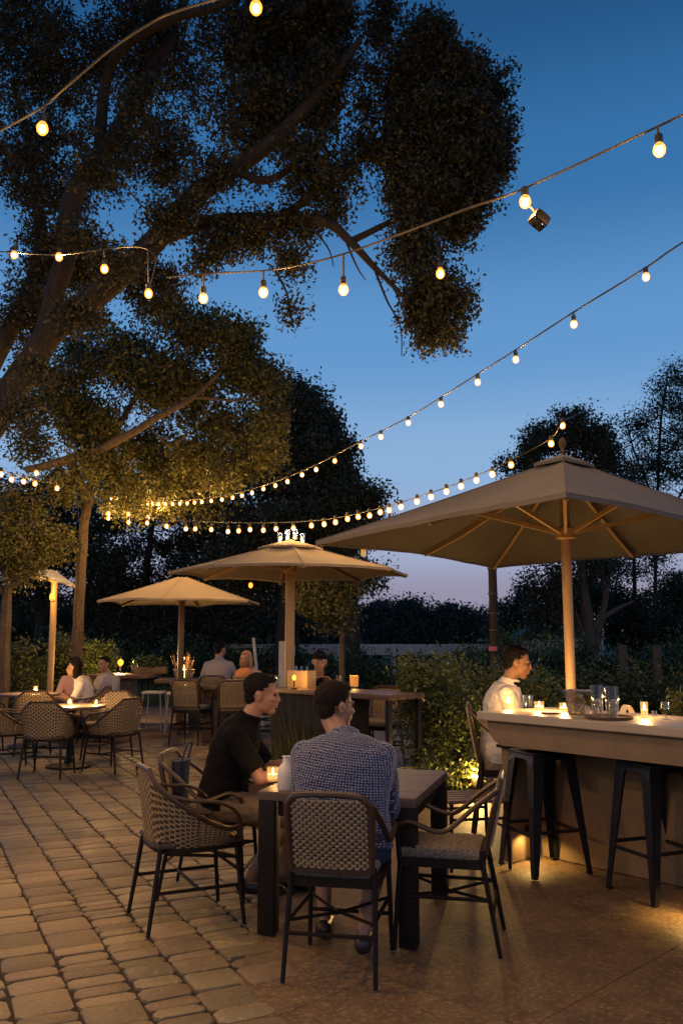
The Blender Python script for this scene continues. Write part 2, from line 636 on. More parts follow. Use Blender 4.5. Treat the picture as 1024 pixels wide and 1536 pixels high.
# ------------------------------------------------------------------ foliage
def leaf_mesh(name, cen, nrm_bias, size, mat, parent, base, aspect=.5, droop=.0):
    """cen: (n,3) leaf positions in world; one bent rhombus (2 quads' worth) per leaf"""
    n = len(cen)
    a = rng.normal(size=(n, 3))
    a[:, 2] -= droop
    a /= np.linalg.norm(a, axis=1)[:, None]
    b_ = rng.normal(size=(n, 3))
    b_[:, 2] += nrm_bias
    nb = np.cross(a, b_)
    nb /= np.linalg.norm(nb, axis=1)[:, None] + 1e-9
    ln = size * rng.uniform(.6, 1.3, n)[:, None]
    wd = ln * aspect * rng.uniform(.8, 1.2, n)[:, None]
    c = cen - np.array(base)[None, :]
    v = np.empty((n, 4, 3), dtype=np.float32)
    v[:, 0] = c - a * ln * .5
    v[:, 1] = c + nb * wd * .5 + a * ln * .05
    v[:, 2] = c + a * ln * .5
    v[:, 3] = c - nb * wd * .5 + a * ln * .05
    me = bpy.data.meshes.new(name)
    me.vertices.add(n * 4)
    me.vertices.foreach_set('co', v.reshape(-1))
    me.loops.add(n * 4)
    me.loops.foreach_set('vertex_index', np.arange(n * 4, dtype=np.int32))
    me.polygons.add(n)
    me.polygons.foreach_set('loop_start', np.arange(n, dtype=np.int32) * 4)
    me.polygons.foreach_set('loop_total', np.full(n, 4, dtype=np.int32))
    me.update(calc_edges=True)
    me.validate()
    return link(name, me, mat, parent)


def blob_points(blobs):
    """blobs: (centre, (rx,ry,rz), n) -> clump centres biased to the outer shell"""
    out = []
    for c, r, n in blobs:
        d = rng.normal(size=(n, 3))
        d /= np.linalg.norm(d, axis=1)[:, None]
        rad = rng.uniform(.12, 1.0, n) ** .55
        o_ = Vector(rng.uniform(0, 50, 3))
        rad = rad * np.array([.86 + .75 * mnoise.noise(Vector(q) * 1.7 + o_) for q in d])
        out.append(np.array(c)[None, :] + d * rad[:, None] * np.array(r)[None, :])
    return np.vstack(out)


def tree(name, label, base, limbs, blobs, leaf='leaf', bark='bark', size=.07, per=60, spread=.24, twig=.012, group=None, aspect=.5, droop=.3, cat='tree', trunkname='trunk', nseg=8, flat=.8):
    """limbs: list of lists of (Vector, radius); blobs: (Vector, (rx,ry,rz), nclumps)"""
    t = thing(name, label, cat, base, 0, group)
    B = Vector(base)
    mb = MB()
    nodes, nrad = [], []
    for lb in limbs:
        pts = bez([p for p, r in lb], 6)
        rs = lerp_list([r for p, r in lb], len(pts))
        jit = [p + Vector((mnoise.noise(p * 2.1), mnoise.noise(p * 2.3 + Vector((9, 0, 0))), mnoise.noise(p * 1.9 + Vector((0, 7, 0))))) * min(r, .15) * .35 for p, r in zip(pts, rs)]
        mb.tube([p - B for p in jit], rs, nseg)
        nodes += [tuple(p) for p in jit]
        nrad += rs
    cl = blob_points(blobs)
    nodes = np.array(nodes)
    nrad = np.array(nrad)
    # connect every clump to the nearest branch already there
    dd = np.array([np.min(np.linalg.norm(nodes - c, axis=1)) for c in cl])
    order = np.argsort(dd)
    NN = list(nodes)
    arr = np.zeros((len(nodes) + 2 * len(cl), 3))
    arr[:len(nodes)] = nodes
    k = len(nodes)
    for i in order:
        c = cl[i]
        d2 = np.sum((arr[:k] - c) ** 2, axis=1)
        j = int(np.argmin(d2))
        p = arr[j].copy()
        dist = math.sqrt(d2[j])
        if dist > .05:
            mid = (p + c) / 2 + rng.normal(size=3) * dist * .12
            mid[2] -= dist * .06
            r0 = min(twig * (1 + dist * .6), twig * 3)
            mb.tube([Vector(p) - B, Vector(mid) - B, Vector(c) - B], [r0, r0 * .7, r0 * .35], 4, cap=False)
            arr[k] = mid
            k += 1
        arr[k] = c
        k += 1
    mb.build(trunkname, bark, t)
    n = len(cl)
    cnt = (per * rng.uniform(.35, 1.5, n)).astype(int)
    sp = spread * rng.uniform(.55, 1.25, n)
    idx = np.repeat(np.arange(n), cnt)
    off = np.clip(rng.normal(size=(len(idx), 3)), -1.7, 1.7) * sp[idx][:, None]
    off[:, 2] *= flat
    leaf_mesh('crown', cl[idx] + off, .6, size, leaf, t, B, aspect, droop)
    return t


def bush(name, label, base, blobs, leaf, size, per, spread, cat='bush', group=None, aspect=.45, nst=14, kind=None, droop=.0, stem='bark'):
    t = thing(name, label, cat, base, 0, group)
    B = Vector(base)
    cl = blob_points(blobs)
    cl[:, 2] = np.maximum(cl[:, 2], .04)
    mb = MB()
    for i in rng.choice(len(cl), min(nst, len(cl)), replace=False):
        c = Vector(cl[i])
        r = Vector((B.x + (c.x - B.x) * .25, B.y + (c.y - B.y) * .25, 0))
        mb.tube([r - B, (r + c) / 2 - B + Vector((0, 0, .06)), c - B], [.012, .008, .004], 5)
    mb.build('stem', stem, t)
    n = len(cl)
    cnt = (per * rng.uniform(.5, 1.4, n)).astype(int)
    idx = np.repeat(np.arange(n), cnt)
    pos = cl[idx] + rng.normal(size=(len(idx), 3)) * spread
    pos[:, 2] = np.maximum(pos[:, 2], .02)
    leaf_mesh('foliage', pos, .5, size, leaf, t, B, aspect, droop)
    return t


def pxblob(px, py, d, rx, ry, rd, n):
    c = at(px, py, d)
    k = d / F
    return (c, (rx * k, rd, ry * k), n)


# --- the great oak at upper left
Lm = lambda pts: [(at(px, py, d), r) for px, py, d, r in pts]
oak_base = Vector((-5.0, 8.6, -.03))
trunk0 = [(oak_base, .42), (Vector((-4.55, 8.6, 1.6)), .33)]
limbs = [
    trunk0 + Lm([(-30, 660, 8.6, .21), (60, 520, 8.5, .185), (130, 455, 8.5, .17), (215, 380, 8.4, .16), (290, 300, 8.2, .14), (400, 215, 8.0, .10), (470, 150, 7.9, .07), (540, 60, 7.9, .04)]),
    Lm([(60, 520, 8.5, .12), (95, 400, 8.6, .14), (110, 300, 8.7, .14), (170, 210, 8.7, .13), (230, 110, 8.8, .10), (262, 40, 8.9, .08), (300, -60, 9, .05)]),
    Lm([(235, 360, 8.4, .11), (330, 330, 8.3, .085), (420, 327, 8.2, .075), (490, 335, 8.1, .065), (525, 362, 8.0, .055), (560, 400, 8.0, .04), (600, 440, 8, .025), (640, 490, 8, .012)]),
    Lm([(420, 327, 8.2, .06), (470, 290, 8.2, .05), (520, 250, 8.2, .045), (580, 215, 8.2, .04), (640, 150, 8.2, .025), (690, 110, 8.2, .015)]),
    Lm([(150, 235, 8.7, .09), (160, 120, 8.7, .08), (185, 70, 8.4, .075), (250, 30, 8.0, .07), (330, 8, 7.8, .05), (420, -40, 7.8, .03)]),
    Lm([(-60, 640, 9.2, .16), (-5, 530, 9.2, .14), (35, 455, 9.3, .12), (60, 380, 9.4, .10), (50, 250, 9.6, .08), (20, 120, 9.8, .05)]),
    Lm([(525, 362, 8.0, .05), (590, 330, 8.1, .035), (640, 300, 8.1, .025), (680, 240, 8.2, .015)]),
    Lm([(230, 110, 8.8, .07), (215, 60, 8.9, .05), (240, -20, 9.0, .04)]),
    Lm([(340, 250, 8.1, .06), (400, 270, 8.1, .05), (460, 230, 8.1, .035), (520, 150, 8.1, .02)]),
]
limbs = [[(p, r_ * .74) for p, r_ in l_] for l_ in limbs]
ob = pxblob
blobs = [ob(50, 80, 9.2, 120, 120, 1.3, 190), ob(220, 60, 9.0, 150, 110, 1.2, 170), ob(400, 60, 8.4, 120, 110, 1.0, 210), ob(490, 20, 8.2, 55, 80, .8, 130), ob(490, 130, 8.2, 40, 70, .6, 75),
         ob(60, 260, 9.2, 110, 100, 1.0, 120), ob(220, 230, 8.8, 120, 80, .9, 85), ob(400, 180, 8.3, 105, 80, .8, 110), ob(100, 400, 9.2, 110, 60, .8, 95),
         ob(480, 265, 8.2, 75, 70, .6, 70), ob(640, 105, 8.2, 36, 60, .45, 90), ob(655, 55, 8.2, 16, 26, .25, 22), ob(690, 150, 8.2, 36, 55, .45, 90), ob(730, 200, 8.2, 14, 50, .3, 34),
         ob(650, 200, 8.2, 66, 80, .6, 190), ob(700, 245, 8.2, 44, 60, .45, 90), ob(610, 220, 8.2, 26, 50, .45, 60), ob(640, 290, 8.2, 72, 62, .6, 140), ob(690, 320, 8.1, 18, 40, .3, 26),
         ob(625, 370, 8.1, 48, 55, .4, 60), ob(650, 440, 8.0, 38, 55, .3, 56), ob(655, 495, 8.0, 24, 26, .2, 20), ob(680, 460, 8.0, 16, 30, .2, 12),
         ob(370, 350, 8.3, 100, 28, .5, 50), ob(435, 395, 8.1, 30, 18, .3, 12), ob(40, 470, 9.3, 60, 60, .6, 50), ob(230, 430, 8.8, 60, 40, .5, 36), ob(440, 470, 8.0, 14, 30, .15, 5)]
for px_, py_, rx_, ry_ in ((560, 232, 14, 16), (648, 40, 7, 22), (668, 62, 6, 20), (690, 92, 7, 22), (712, 92, 6, 20), (748, 118, 6, 20), (758, 190, 5, 18), (750, 262, 6, 18), (732, 300, 7, 18), (715, 330, 6, 14), (598, 92, 7, 24), (585, 150, 7, 24), (612, 75, 6, 18), (640, 80, 18, 52), (605, 125, 13, 46), (672, 105, 15, 46), (700, 150, 17, 44), (739, 150, 10, 44), (742, 220, 12, 42), (722, 265, 18, 40), (590, 215, 14, 40), (655, 60, 10, 28), (716, 118, 8, 28),
                           (700, 318, 10, 26), (686, 350, 8, 24), (690, 452, 8, 26), (672, 505, 8, 18), (640, 510, 9, 20), (620, 470, 8, 26), (752, 245, 6, 20), (628, 45, 8, 20)):
    blobs.append(ob(px_, py_, 8.2 + random.uniform(-.3, .3), rx_, ry_, .2, int(rx_ * ry_ / 22)))
for px_, py_ in ((582, 10), (566, 60), (556, 110), (548, 160), (540, 215), (575, 35), (420, 330), (300, 395), (330, 380), (460, 345), (500, 318)):
    blobs.append(ob(px_, py_, 8.2, 14, 20, .2, 8))
limbs += [Lm([(412, 405, 8.1, .012), (430, 440, 8.0, .010), (436, 475, 8.0, .007), (450, 490, 8, .004)]), Lm([(560, 400, 8.0, .014), (580, 450, 8.0, .010), (600, 490, 8.0, .007), (602, 535, 8, .004)]),
          Lm([(590, 430, 8, .010), (606, 470, 8.0, .007), (622, 500, 8.0, .004)]), Lm([(470, 345, 8.1, .012), (492, 372, 8.1, .008), (500, 400, 8.1, .004)]), Lm([(520, 365, 8.0, .012), (535, 400, 8.0, .008), (548, 420, 8.0, .004)])]
for px_, py_, n_ in ((110, 470, 16), (180, 400, 14), (60, 560, 10), (250, 330, 16), (330, 260, 14), (150, 260, 12), (210, 150, 12), (20, 620, 10), (300, 300, 8), (120, 360, 12)):
    blobs.append(ob(px_, py_, 7.7, 40, 26, .25, n_))
blobs = [(c_, r_, int(n_ * 1.5)) for c_, r_, n_ in blobs]
tree('oak_tree', 'huge dark oak whose limbs and leaves fill the upper left of the sky', oak_base, limbs, blobs, 'leaf', 'bark', size=.050, per=62, spread=.095, twig=.008, nseg=12)

# --- second tree, below the oak
b2 = on(117, 968, -.03)
b2.y = 15.0
b2 = Vector((at(117, 950, 15).x, 15.0, -.03))
limbs = [[(b2, .12)] + Lm([(118, 940, 15, .092), (122, 850, 15, .086), (130, 760, 15, .082), (150, 690, 15, .07), (190, 620, 15, .05), (240, 540, 15, .03), (300, 480, 15, .015)]),
         Lm([(40, 705, 14.2, .06), (105, 690, 14.0, .075), (170, 665, 13.6, .068), (230, 630, 13.2, .056), (290, 595, 13.0, .042), (330, 560, 13, .02)]),
         Lm([(132, 750, 15, .075), (105, 690, 14.0, .07)]),
         Lm([(150, 690, 15, .06), (120, 620, 15, .04), (90, 560, 15, .02)]),
         Lm([(290, 595, 13.0, .03), (360, 600, 13, .015), (410, 585, 13, .008)])]
blobs = [ob(190, 540, 14.5, 80, 50, 1.2, 75), ob(300, 495, 13.8, 60, 42, 1.0, 60), ob(250, 470, 13.9, 40, 30, .7, 24), ob(360, 520, 13.4, 38, 40, .8, 46), ob(395, 570, 13.4, 30, 36, .6, 36), ob(410, 630, 13.4, 18, 30, .4, 14),
         ob(260, 585, 14.2, 90, 55, 1.2, 80), ob(130, 620, 14.8, 62, 60, 1.1, 60), ob(75, 600, 15, 34, 50, .9, 26), ob(50, 660, 15, 30, 40, .8, 18), ob(340, 635, 14.5, 60, 45, 1.0, 50), ob(220, 680, 15.3, 90, 50, 1.2, 70),
         ob(150, 700, 14.2, 52, 46, .8, 55), ob(190, 745, 14.6, 40, 34, .7, 30), ob(95, 735, 14.6, 30, 30, .6, 18), ob(320, 705, 15.5, 70, 50, 1.1, 50), ob(270, 750, 15.8, 60, 40, 1, 36), ob(380, 690, 15.5, 40, 40, .8, 24), ob(120, 530, 15, 34, 34, .7, 20)]
blobs += [ob(random.uniform(90, 420), random.uniform(460, 720), 14, 26, 20, .4, 12) for _ in range(16)]
blobs = [(c_, r_, int(n_ * 1.35)) for c_, r_, n_ in blobs]
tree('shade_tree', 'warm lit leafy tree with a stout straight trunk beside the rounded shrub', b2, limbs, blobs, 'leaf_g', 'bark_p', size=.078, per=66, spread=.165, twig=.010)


# --- trees further back; trunks run from the ground up to the crown
def far_tree(name, label, d, stem, blobs, leaf='leaf_d', bark='bark', size=.17, per=46, spread=.42, group='trees beyond the terrace', r=.16, extra=(), aspect=.55, twig=.025):
    bx = at(stem[0][0], 955, d)
    base = Vector((bx.x, d, -.03))
    lm = [[(base, r * 1.25)] + [(at(px, py, d), r * k) for (px, py), k in zip(stem, lerp_list([1, .35], len(stem)))]]
    for e in extra:
        lm.append([(at(px, py, d), r * k) for (px, py), k in zip(e, lerp_list([.65, .15], len(e)))])
    return tree(name, label, base, lm, [pxblob(px, py, d + dz, rx * 1.08, ry * 1.08, rd, int(n * 1.5)) for px, py, dz, rx, ry, rd, n in blobs], leaf, bark, size * .58, int(per * 1.8), spread * .62, twig, group, aspect, nseg=6)


far_tree('evergreen_tree', 'tall dense near-black tree whose crown tops the middle umbrella', 24, [(425, 930), (430, 800), (450, 680), (462, 600)],
         [(455, 610, 0, 30, 34, 1.0, 40), (430, 600, 0, 24, 26, .8, 24), (480, 640, 0, 28, 26, 1.0, 34), (500, 675, 0, 24, 30, 1.0, 34), (505, 720, 0, 20, 30, .8, 26), (462, 690, 0, 40, 60, 1.2, 80), (420, 690, .5, 60, 80, 1.8, 110), (450, 790, 0, 85, 70, 2, 130), (390, 840, 1, 80, 70, 2, 90), (500, 760, 0, 30, 40, 1, 30)], size=.20, per=60)
far_tree('evergreen_tree', 'dark ragged tree with a stout trunk behind the middle umbrella tip', 23, [(528, 960), (527, 880), (525, 820), (535, 760)],
         [(540, 750, 0, 32, 28, .8, 42), (512, 800, 0, 38, 40, .9, 48), (556, 800, 0, 16, 16, .4, 9), (545, 868, 0, 30, 22, .6, 16), (490, 850, 0, 45, 30, .7, 32)], r=.2, size=.17, per=50)
far_tree('young_tree', 'slim pale-trunked tree with yellow lit leaves behind the bar counter', 17, [(513, 985), (512, 930), (508, 890)],
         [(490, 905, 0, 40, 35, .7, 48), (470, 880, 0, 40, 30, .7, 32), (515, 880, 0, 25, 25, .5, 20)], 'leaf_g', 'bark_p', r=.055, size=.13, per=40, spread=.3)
bt = [
    ('tall dark tree standing left of the stout lit trunk', 27, [(60, 940), (62, 800), (60, 735), (100, 690)], [(40, 860, 0, 70, 80, 2, 90), (110, 800, 1, 55, 75, 1.5, 75), (70, 740, 0, 60, 30, 1.4, 26), (150, 870, 1, 50, 70, 1.5, 60), (12, 760, 0, 30, 45, 1, 30)]),
    ('tall dark tree with sky showing through it above the smallest tan umbrella', 30, [(215, 950), (220, 860), (230, 780), (240, 720)], [(230, 740, 0, 80, 50, 2, 85), (180, 780, 0, 40, 45, 1.3, 36), (265, 810, 1, 60, 45, 1.5, 42), (205, 880, 0, 70, 45, 1.6, 52), (175, 840, 0, 35, 25, 1, 16)]),
    ('dark spreading tree between the smallest and the middle umbrella', 29, [(330, 950), (325, 860), (320, 780), (330, 720)], [(330, 780, 0, 85, 70, 2, 130), (370, 850, 0, 70, 60, 2, 90), (290, 870, 1, 50, 55, 1.5, 55), (310, 710, 0, 70, 40, 1.6, 60), (240, 925, 0, 90, 35, 2, 60), (350, 920, 0, 90, 35, 2, 60)]),
]
for lb, d, st, bl in bt:
    far_tree('woodland_tree', lb, d, st, bl, size=.19, per=52, spread=.42)
far_tree('small_tree', 'small warm lit tree with forked trunk by the far white umbrella', 14.4, [(8, 950), (10, 890), (22, 850), (40, 800)],
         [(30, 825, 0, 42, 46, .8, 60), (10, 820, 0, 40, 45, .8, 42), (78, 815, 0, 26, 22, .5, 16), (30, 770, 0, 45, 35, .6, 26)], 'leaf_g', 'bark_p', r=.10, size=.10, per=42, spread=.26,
         extra=[[(10, 895), (-15, 860), (-30, 820)], [(14, 880), (48, 860), (75, 840)]])
far_tree('eucalyptus_tree', 'many-stemmed pale-trunked tree rising behind the big umbrella pole', 26, [(884, 1000), (882, 930), (872, 860), (865, 760), (860, 680)],
         [(835, 660, 0, 34, 26, 1.0, 34), (880, 655, 0, 30, 30, 1.0, 34), (798, 668, 0, 22, 22, .8, 20), (790, 700, 0, 20, 20, .6, 14), (905, 680, 0, 30, 40, 1, 36), (925, 720, 0, 26, 40, 1, 26), (868, 628, 0, 14, 14, .5, 9), (812, 645, 0, 14, 14, .5, 8), (760, 700, 0, 14, 10, .4, 6), (840, 740, 0, 70, 50, 1.3, 55), (830, 880, 0, 38, 38, 1, 34), (900, 850, 0, 45, 25, .9, 26), (815, 920, 0, 40, 40, 1, 30), (845, 628, 0, 12, 10, .5, 6)],
         'leaf_d', 'bark_p', r=.22, size=.17, per=44, spread=.36,
         extra=[[(888, 990), (900, 930), (912, 870), (915, 800)], [(884, 950), (905, 925), (950, 902)], [(880, 960), (868, 935), (858, 905)]])
far_tree('airy_tree', 'tall feathery tree against the sky at the right edge', 30, [(985, 1000), (982, 900), (985, 760), (990, 640), (1000, 570)],
         [(1000, 600, 0, 40, 42, 1, 34), (960, 640, 0, 34, 40, .9, 26), (1010, 690, 0, 50, 55, 1.2, 60), (965, 700, 0, 34, 34, .9, 28), (1020, 560, 0, 22, 28, .6, 14), (1040, 640, 0, 40, 60, 1, 40)],
         'leaf_d', 'bark', r=.085, size=.15, per=32, spread=.42, extra=[[(986, 760), (955, 690), (935, 620)], [(984, 800), (1030, 720), (1050, 640)]])
far_tree('thin_tree', 'thin leafy tree rising from the dark mass under the right umbrella rim', 34, [(950, 960), (951, 900), (950, 830)],
         [(950, 850, 0, 50, 28, 1, 26), (985, 835, 0, 30, 16, .8, 10), (925, 845, 0, 28, 20, .8, 12)], 'leaf_d', r=.14, size=.17, per=26, spread=.4)
dk = [('dark bushy tree just right of the dark post', 33, 790, [(790, 940, 0, 50, 50, 1.6, 60), (787, 890, 0, 12, 26, .5, 14), (760, 935, 0, 26, 35, 1, 22)]),
      ('dark broad tree filling the gap left of the pale many-stemmed trunk', 31, 840, [(840, 930, 0, 48, 55, 1.6, 70), (870, 890, 0, 40, 40, 1.3, 34)]),
      ('dark broad tree right of the pale many-stemmed trunk', 31, 945, [(945, 935, 0, 55, 50, 1.6, 85), (920, 900, 0, 40, 30, 1.3, 34)]),
      ('dark tree at the right edge behind the far fence post', 31, 1020, [(1020, 930, 0, 60, 55, 1.6, 95), (1015, 880, 0, 24, 22, .8, 16), (1080, 920, 0, 50, 60, 1.6, 50)])]
for lb, d, px, bl in dk:
    far_tree('woodland_tree', lb, d, [(px, 960), (px + 2, 930), (px, 905)], bl, size=.2, per=50, spread=.45)
hz = [(565, 915, 30, 'low round dark tree on the skyline at the middle umbrella tip'), (598, 925, 34, 'dark skyline tree right of the middle umbrella tip'),
      (612, 912, 34, 'tallest rounded tree of the far dark skyline'), (648, 928, 28, 'dark skyline tree right of the tallest rounded one'),
      (672, 921, 26, 'middle dark skyline tree between the tallest rounded one and the dark post'), (702, 927, 30, 'wide dark skyline tree left of the dark post'),
      (728, 938, 26, 'lowest dark skyline tree, touching the dark post'), (520, 930, 44, 'dark skyline tree behind the stout trunk'), (460, 935, 46, 'dark skyline tree behind the middle umbrella pole'), (545, 945, 30, 'low dark skyline tree behind the white rail fence')]
for px, py, rx, lb in hz:
    far_tree('skyline_tree', lb, 62, [(px, 960), (px, 945), (px, py)], [(px, py + 6, 0, rx * .8, 20, 2.4, 36), (px, 952, 0, rx * 1.1, 24, 3, 50)], 'leaf_f', size=.42, per=46, spread=.75, group='far skyline trees', r=.3, twig=.05)

lw = [(-30, 925, 60, 'black low woodland tree cut by the left edge'), (55, 935, 48, 'black low woodland tree behind the far white umbrella post'), (130, 928, 48, 'black low woodland tree behind the stout lit trunk'),
      (205, 932, 46, 'black low woodland tree left of the smallest umbrella pole'), (285, 930, 46, 'black low woodland tree right of the smallest umbrella pole'), (360, 926, 48, 'black low woodland tree behind the man in the pale shirt'), (430, 932, 44, 'black low woodland tree behind the middle umbrella pole')]
for px, py, rx, lb in lw:
    far_tree('woodland_tree', lb, 40, [(px, 960), (px, 940), (px, py)], [(px, py - 8, 0, rx, 34, 2.2, 60), (px, 950, 0, rx * 1.1, 24, 2.4, 60)], 'leaf_d', size=.30, per=46, spread=.6, r=.25, twig=.03)

# --- shrubs and hedges
mb_ = Vector((1.05, 9.1, 0))
bush('leafy_bush', 'big loose green bush between the seated man in blue dots and the bar', mb_,
     [(Vector((1.02, 9.2, .60)), (.42, .32, .48), 95), (Vector((.80, 9.2, .78)), (.22, .28, .45), 45), (Vector((1.34, 9.2, .6)), (.25, .28, .42), 50), (Vector((1.08, 9.0, .2)), (.5, .35, .2), 45), (Vector((.74, 9.25, 1.12)), (.14, .15, .2), 14), (Vector((1.02, 9.25, 1.08)), (.2, .15, .15), 14)],
     'leaf_b', .052, 62, .075, aspect=.42)
bush('tall_shrub', 'taller dim green shrub rising behind the leafy bush by the bar', (1.9, 10.4, 0),
     [(Vector((1.8, 10.5, .75)), (.55, .35, .5), 120), (Vector((1.25, 10.4, .85)), (.4, .3, .5), 75), (Vector((2.2, 10.3, .7)), (.35, .3, .45), 60)], 'leaf_b', .055, 55, .10, aspect=.42)
bush('round_shrub', 'rounded clipped dark green shrub beside the stout lit trunk', (-5.05, 16.8, 0),
     [(Vector((-4.85, 16.8, .92)), (.70, .55, .60), 300), (Vector((-5.4, 16.7, .7)), (.42, .4, .5), 110)], 'leaf_b', .070, 70, .085, aspect=.36)
bush('leafy_sapling', 'yellow-green lit sapling left of the rounded shrub', (-5.75, 16.0, 0), [(Vector((-5.75, 16, 1.15)), (.28, .25, .34), 30), (Vector((-5.6, 16, .6)), (.2, .2, .4), 16)], 'leaf_g', .09, 26, .1, aspect=.4)
bush('hedge', 'long dark green clipped hedge behind the right bar', (4.2, 11.6, 0),
     [(Vector((2.6 + .55 * i, 11.6, .58)), (.42, .34, .55), 70) for i in range(8)], 'leaf_h', .06, 60, .085, cat='hedge', nst=30)
bush('hedge', 'low hedge twinkling with warm light at the left edge', (-6.4, 17.6, 0),
     [(Vector((-8.2 + .5 * i, 17.5, .46)), (.38, .3, .42), 46) for i in range(6)], 'leaf_b', .075, 50, .085, cat='hedge', nst=20)
bush('hedge', 'dark hedge in the background between left umbrella pole and the rounded shrub', (-5, 25, 0),
     [(Vector((-8.6 + .9 * i, 25 + .3 * math.sin(i * 2.2), .72 + .12 * math.sin(i * 1.7))), (.75, .5, .72), 50) for i in range(9)], 'leaf_h', .13, 46, .16, cat='hedge', nst=20)
bush('hedge', 'long dim hedge in front of the white rail fence', (1.5, 22, 0),
     [(Vector((-.4 + .8 * i, 21.5 + .4 * math.sin(i * 1.9), .5 + .1 * math.sin(i * 2.7))), (.65, .5, .5), 42) for i in range(7)], 'leaf_h', .12, 42, .15, cat='hedge', nst=20)
bush('hedge', 'overgrown dark hedge around the grey fence posts', (8.2, 20.5, 0),
     [(Vector((4.6 + .85 * i, 20.8, .62 + .15 * math.sin(i * 2.1))), (.7, .5, .6), 46) for i in range(9)], 'leaf_h', .13, 44, .16, cat='hedge', nst=20)
bush('wild_shrub', 'soft grey-green shrub just left of the dark post', (4.6, 24, 0), [(Vector((4.35, 24, .9)), (.7, .5, .8), 60), (Vector((3.5, 24.3, .6)), (.7, .5, .6), 45)], 'leaf_b', .13, 40, .2)
bush('wild_shrub', 'grey-green shrub in front of the pale wall behind the big umbrella pole', (6.3, 23, 0), [(Vector((5.55, 23, .8)), (.55, .5, .75), 50), (Vector((7.05, 22.8, .55)), (.35, .4, .5), 24)], 'leaf_b', .13, 40, .18)


def tuft(name, label, base, n, h, w_, leaf='grass', group=None, cat='plant'):
    """clump of upright narrow blades"""
    t = thing(name, label, cat, base, random.uniform(0, 6), group)
    mb = MB()
    for _ in range(n):
        a, r = random.uniform(0, 2 * PI), w_ * math.sqrt(random.random()) * .6
        p = Vector((math.cos(a) * r, math.sin(a) * r, 0))
        ln = h * random.uniform(.5, 1.1)
        out = Vector((math.cos(a), math.sin(a), 0)) * ln * random.uniform(.1, .5)
        s = Vector((-math.sin(a), math.cos(a), 0)) * random.uniform(.006, .012)
        q = p + out * .35 + Vector((0, 0, ln * .6))
        e = p + out + Vector((0, 0, ln))
        mb.add([p - s, p + s, q + s * .8, q - s * .8, e], [(0, 1, 2, 3), (3, 2, 4)])
    mb.build('blades', leaf, t, smooth=False)
    return t


for px, py, d, h, lb in ((472, 1115, 9.2, .62, 'dense upright plant at the bar foot left of the dotted-shirt man'), (452, 1120, 9.4, .7, 'tallest spiky plant at the left end of the wooden bar counter'), (441, 1118, 9.0, .55, 'spiky green plant at the foot of the wooden bar counter, between the two seated men'), (408, 1125, 8.9, .42, 'low green plant just right of the black-shirted man at the bar foot'), (452, 1110, 9.0, .5, 'feathery plant behind the dotted-shirt man at the bar foot')):
    q = at(px, py, d)
    tuft('bar_plant', lb, (q.x, d, 0), 150, h, .34, 'leaf_g', 'plants at the bar foot')
# rough grass between terrace and trees
gm = MB()
for _ in range(9000):
    y = random.uniform(19.6, 34)
    x = random.uniform(-.42, .42) * y
    h = random.uniform(.12, .4)
    s = random.uniform(.02, .04)
    a = random.uniform(0, PI)
    dx, dy = math.cos(a) * s, math.sin(a) * s
    lx, ly = random.uniform(-.1, .1), random.uniform(-.1, .1)
    gm.add([(x - dx, y - dy, -.03), (x + dx, y + dy, -.03), (x + lx, y + ly, h)], [(0, 1, 2)])
tag(gm.build('grass', 'grass', smooth=False), 'rough dark grass between the terrace and the trees', 'grass', kind='stuff')


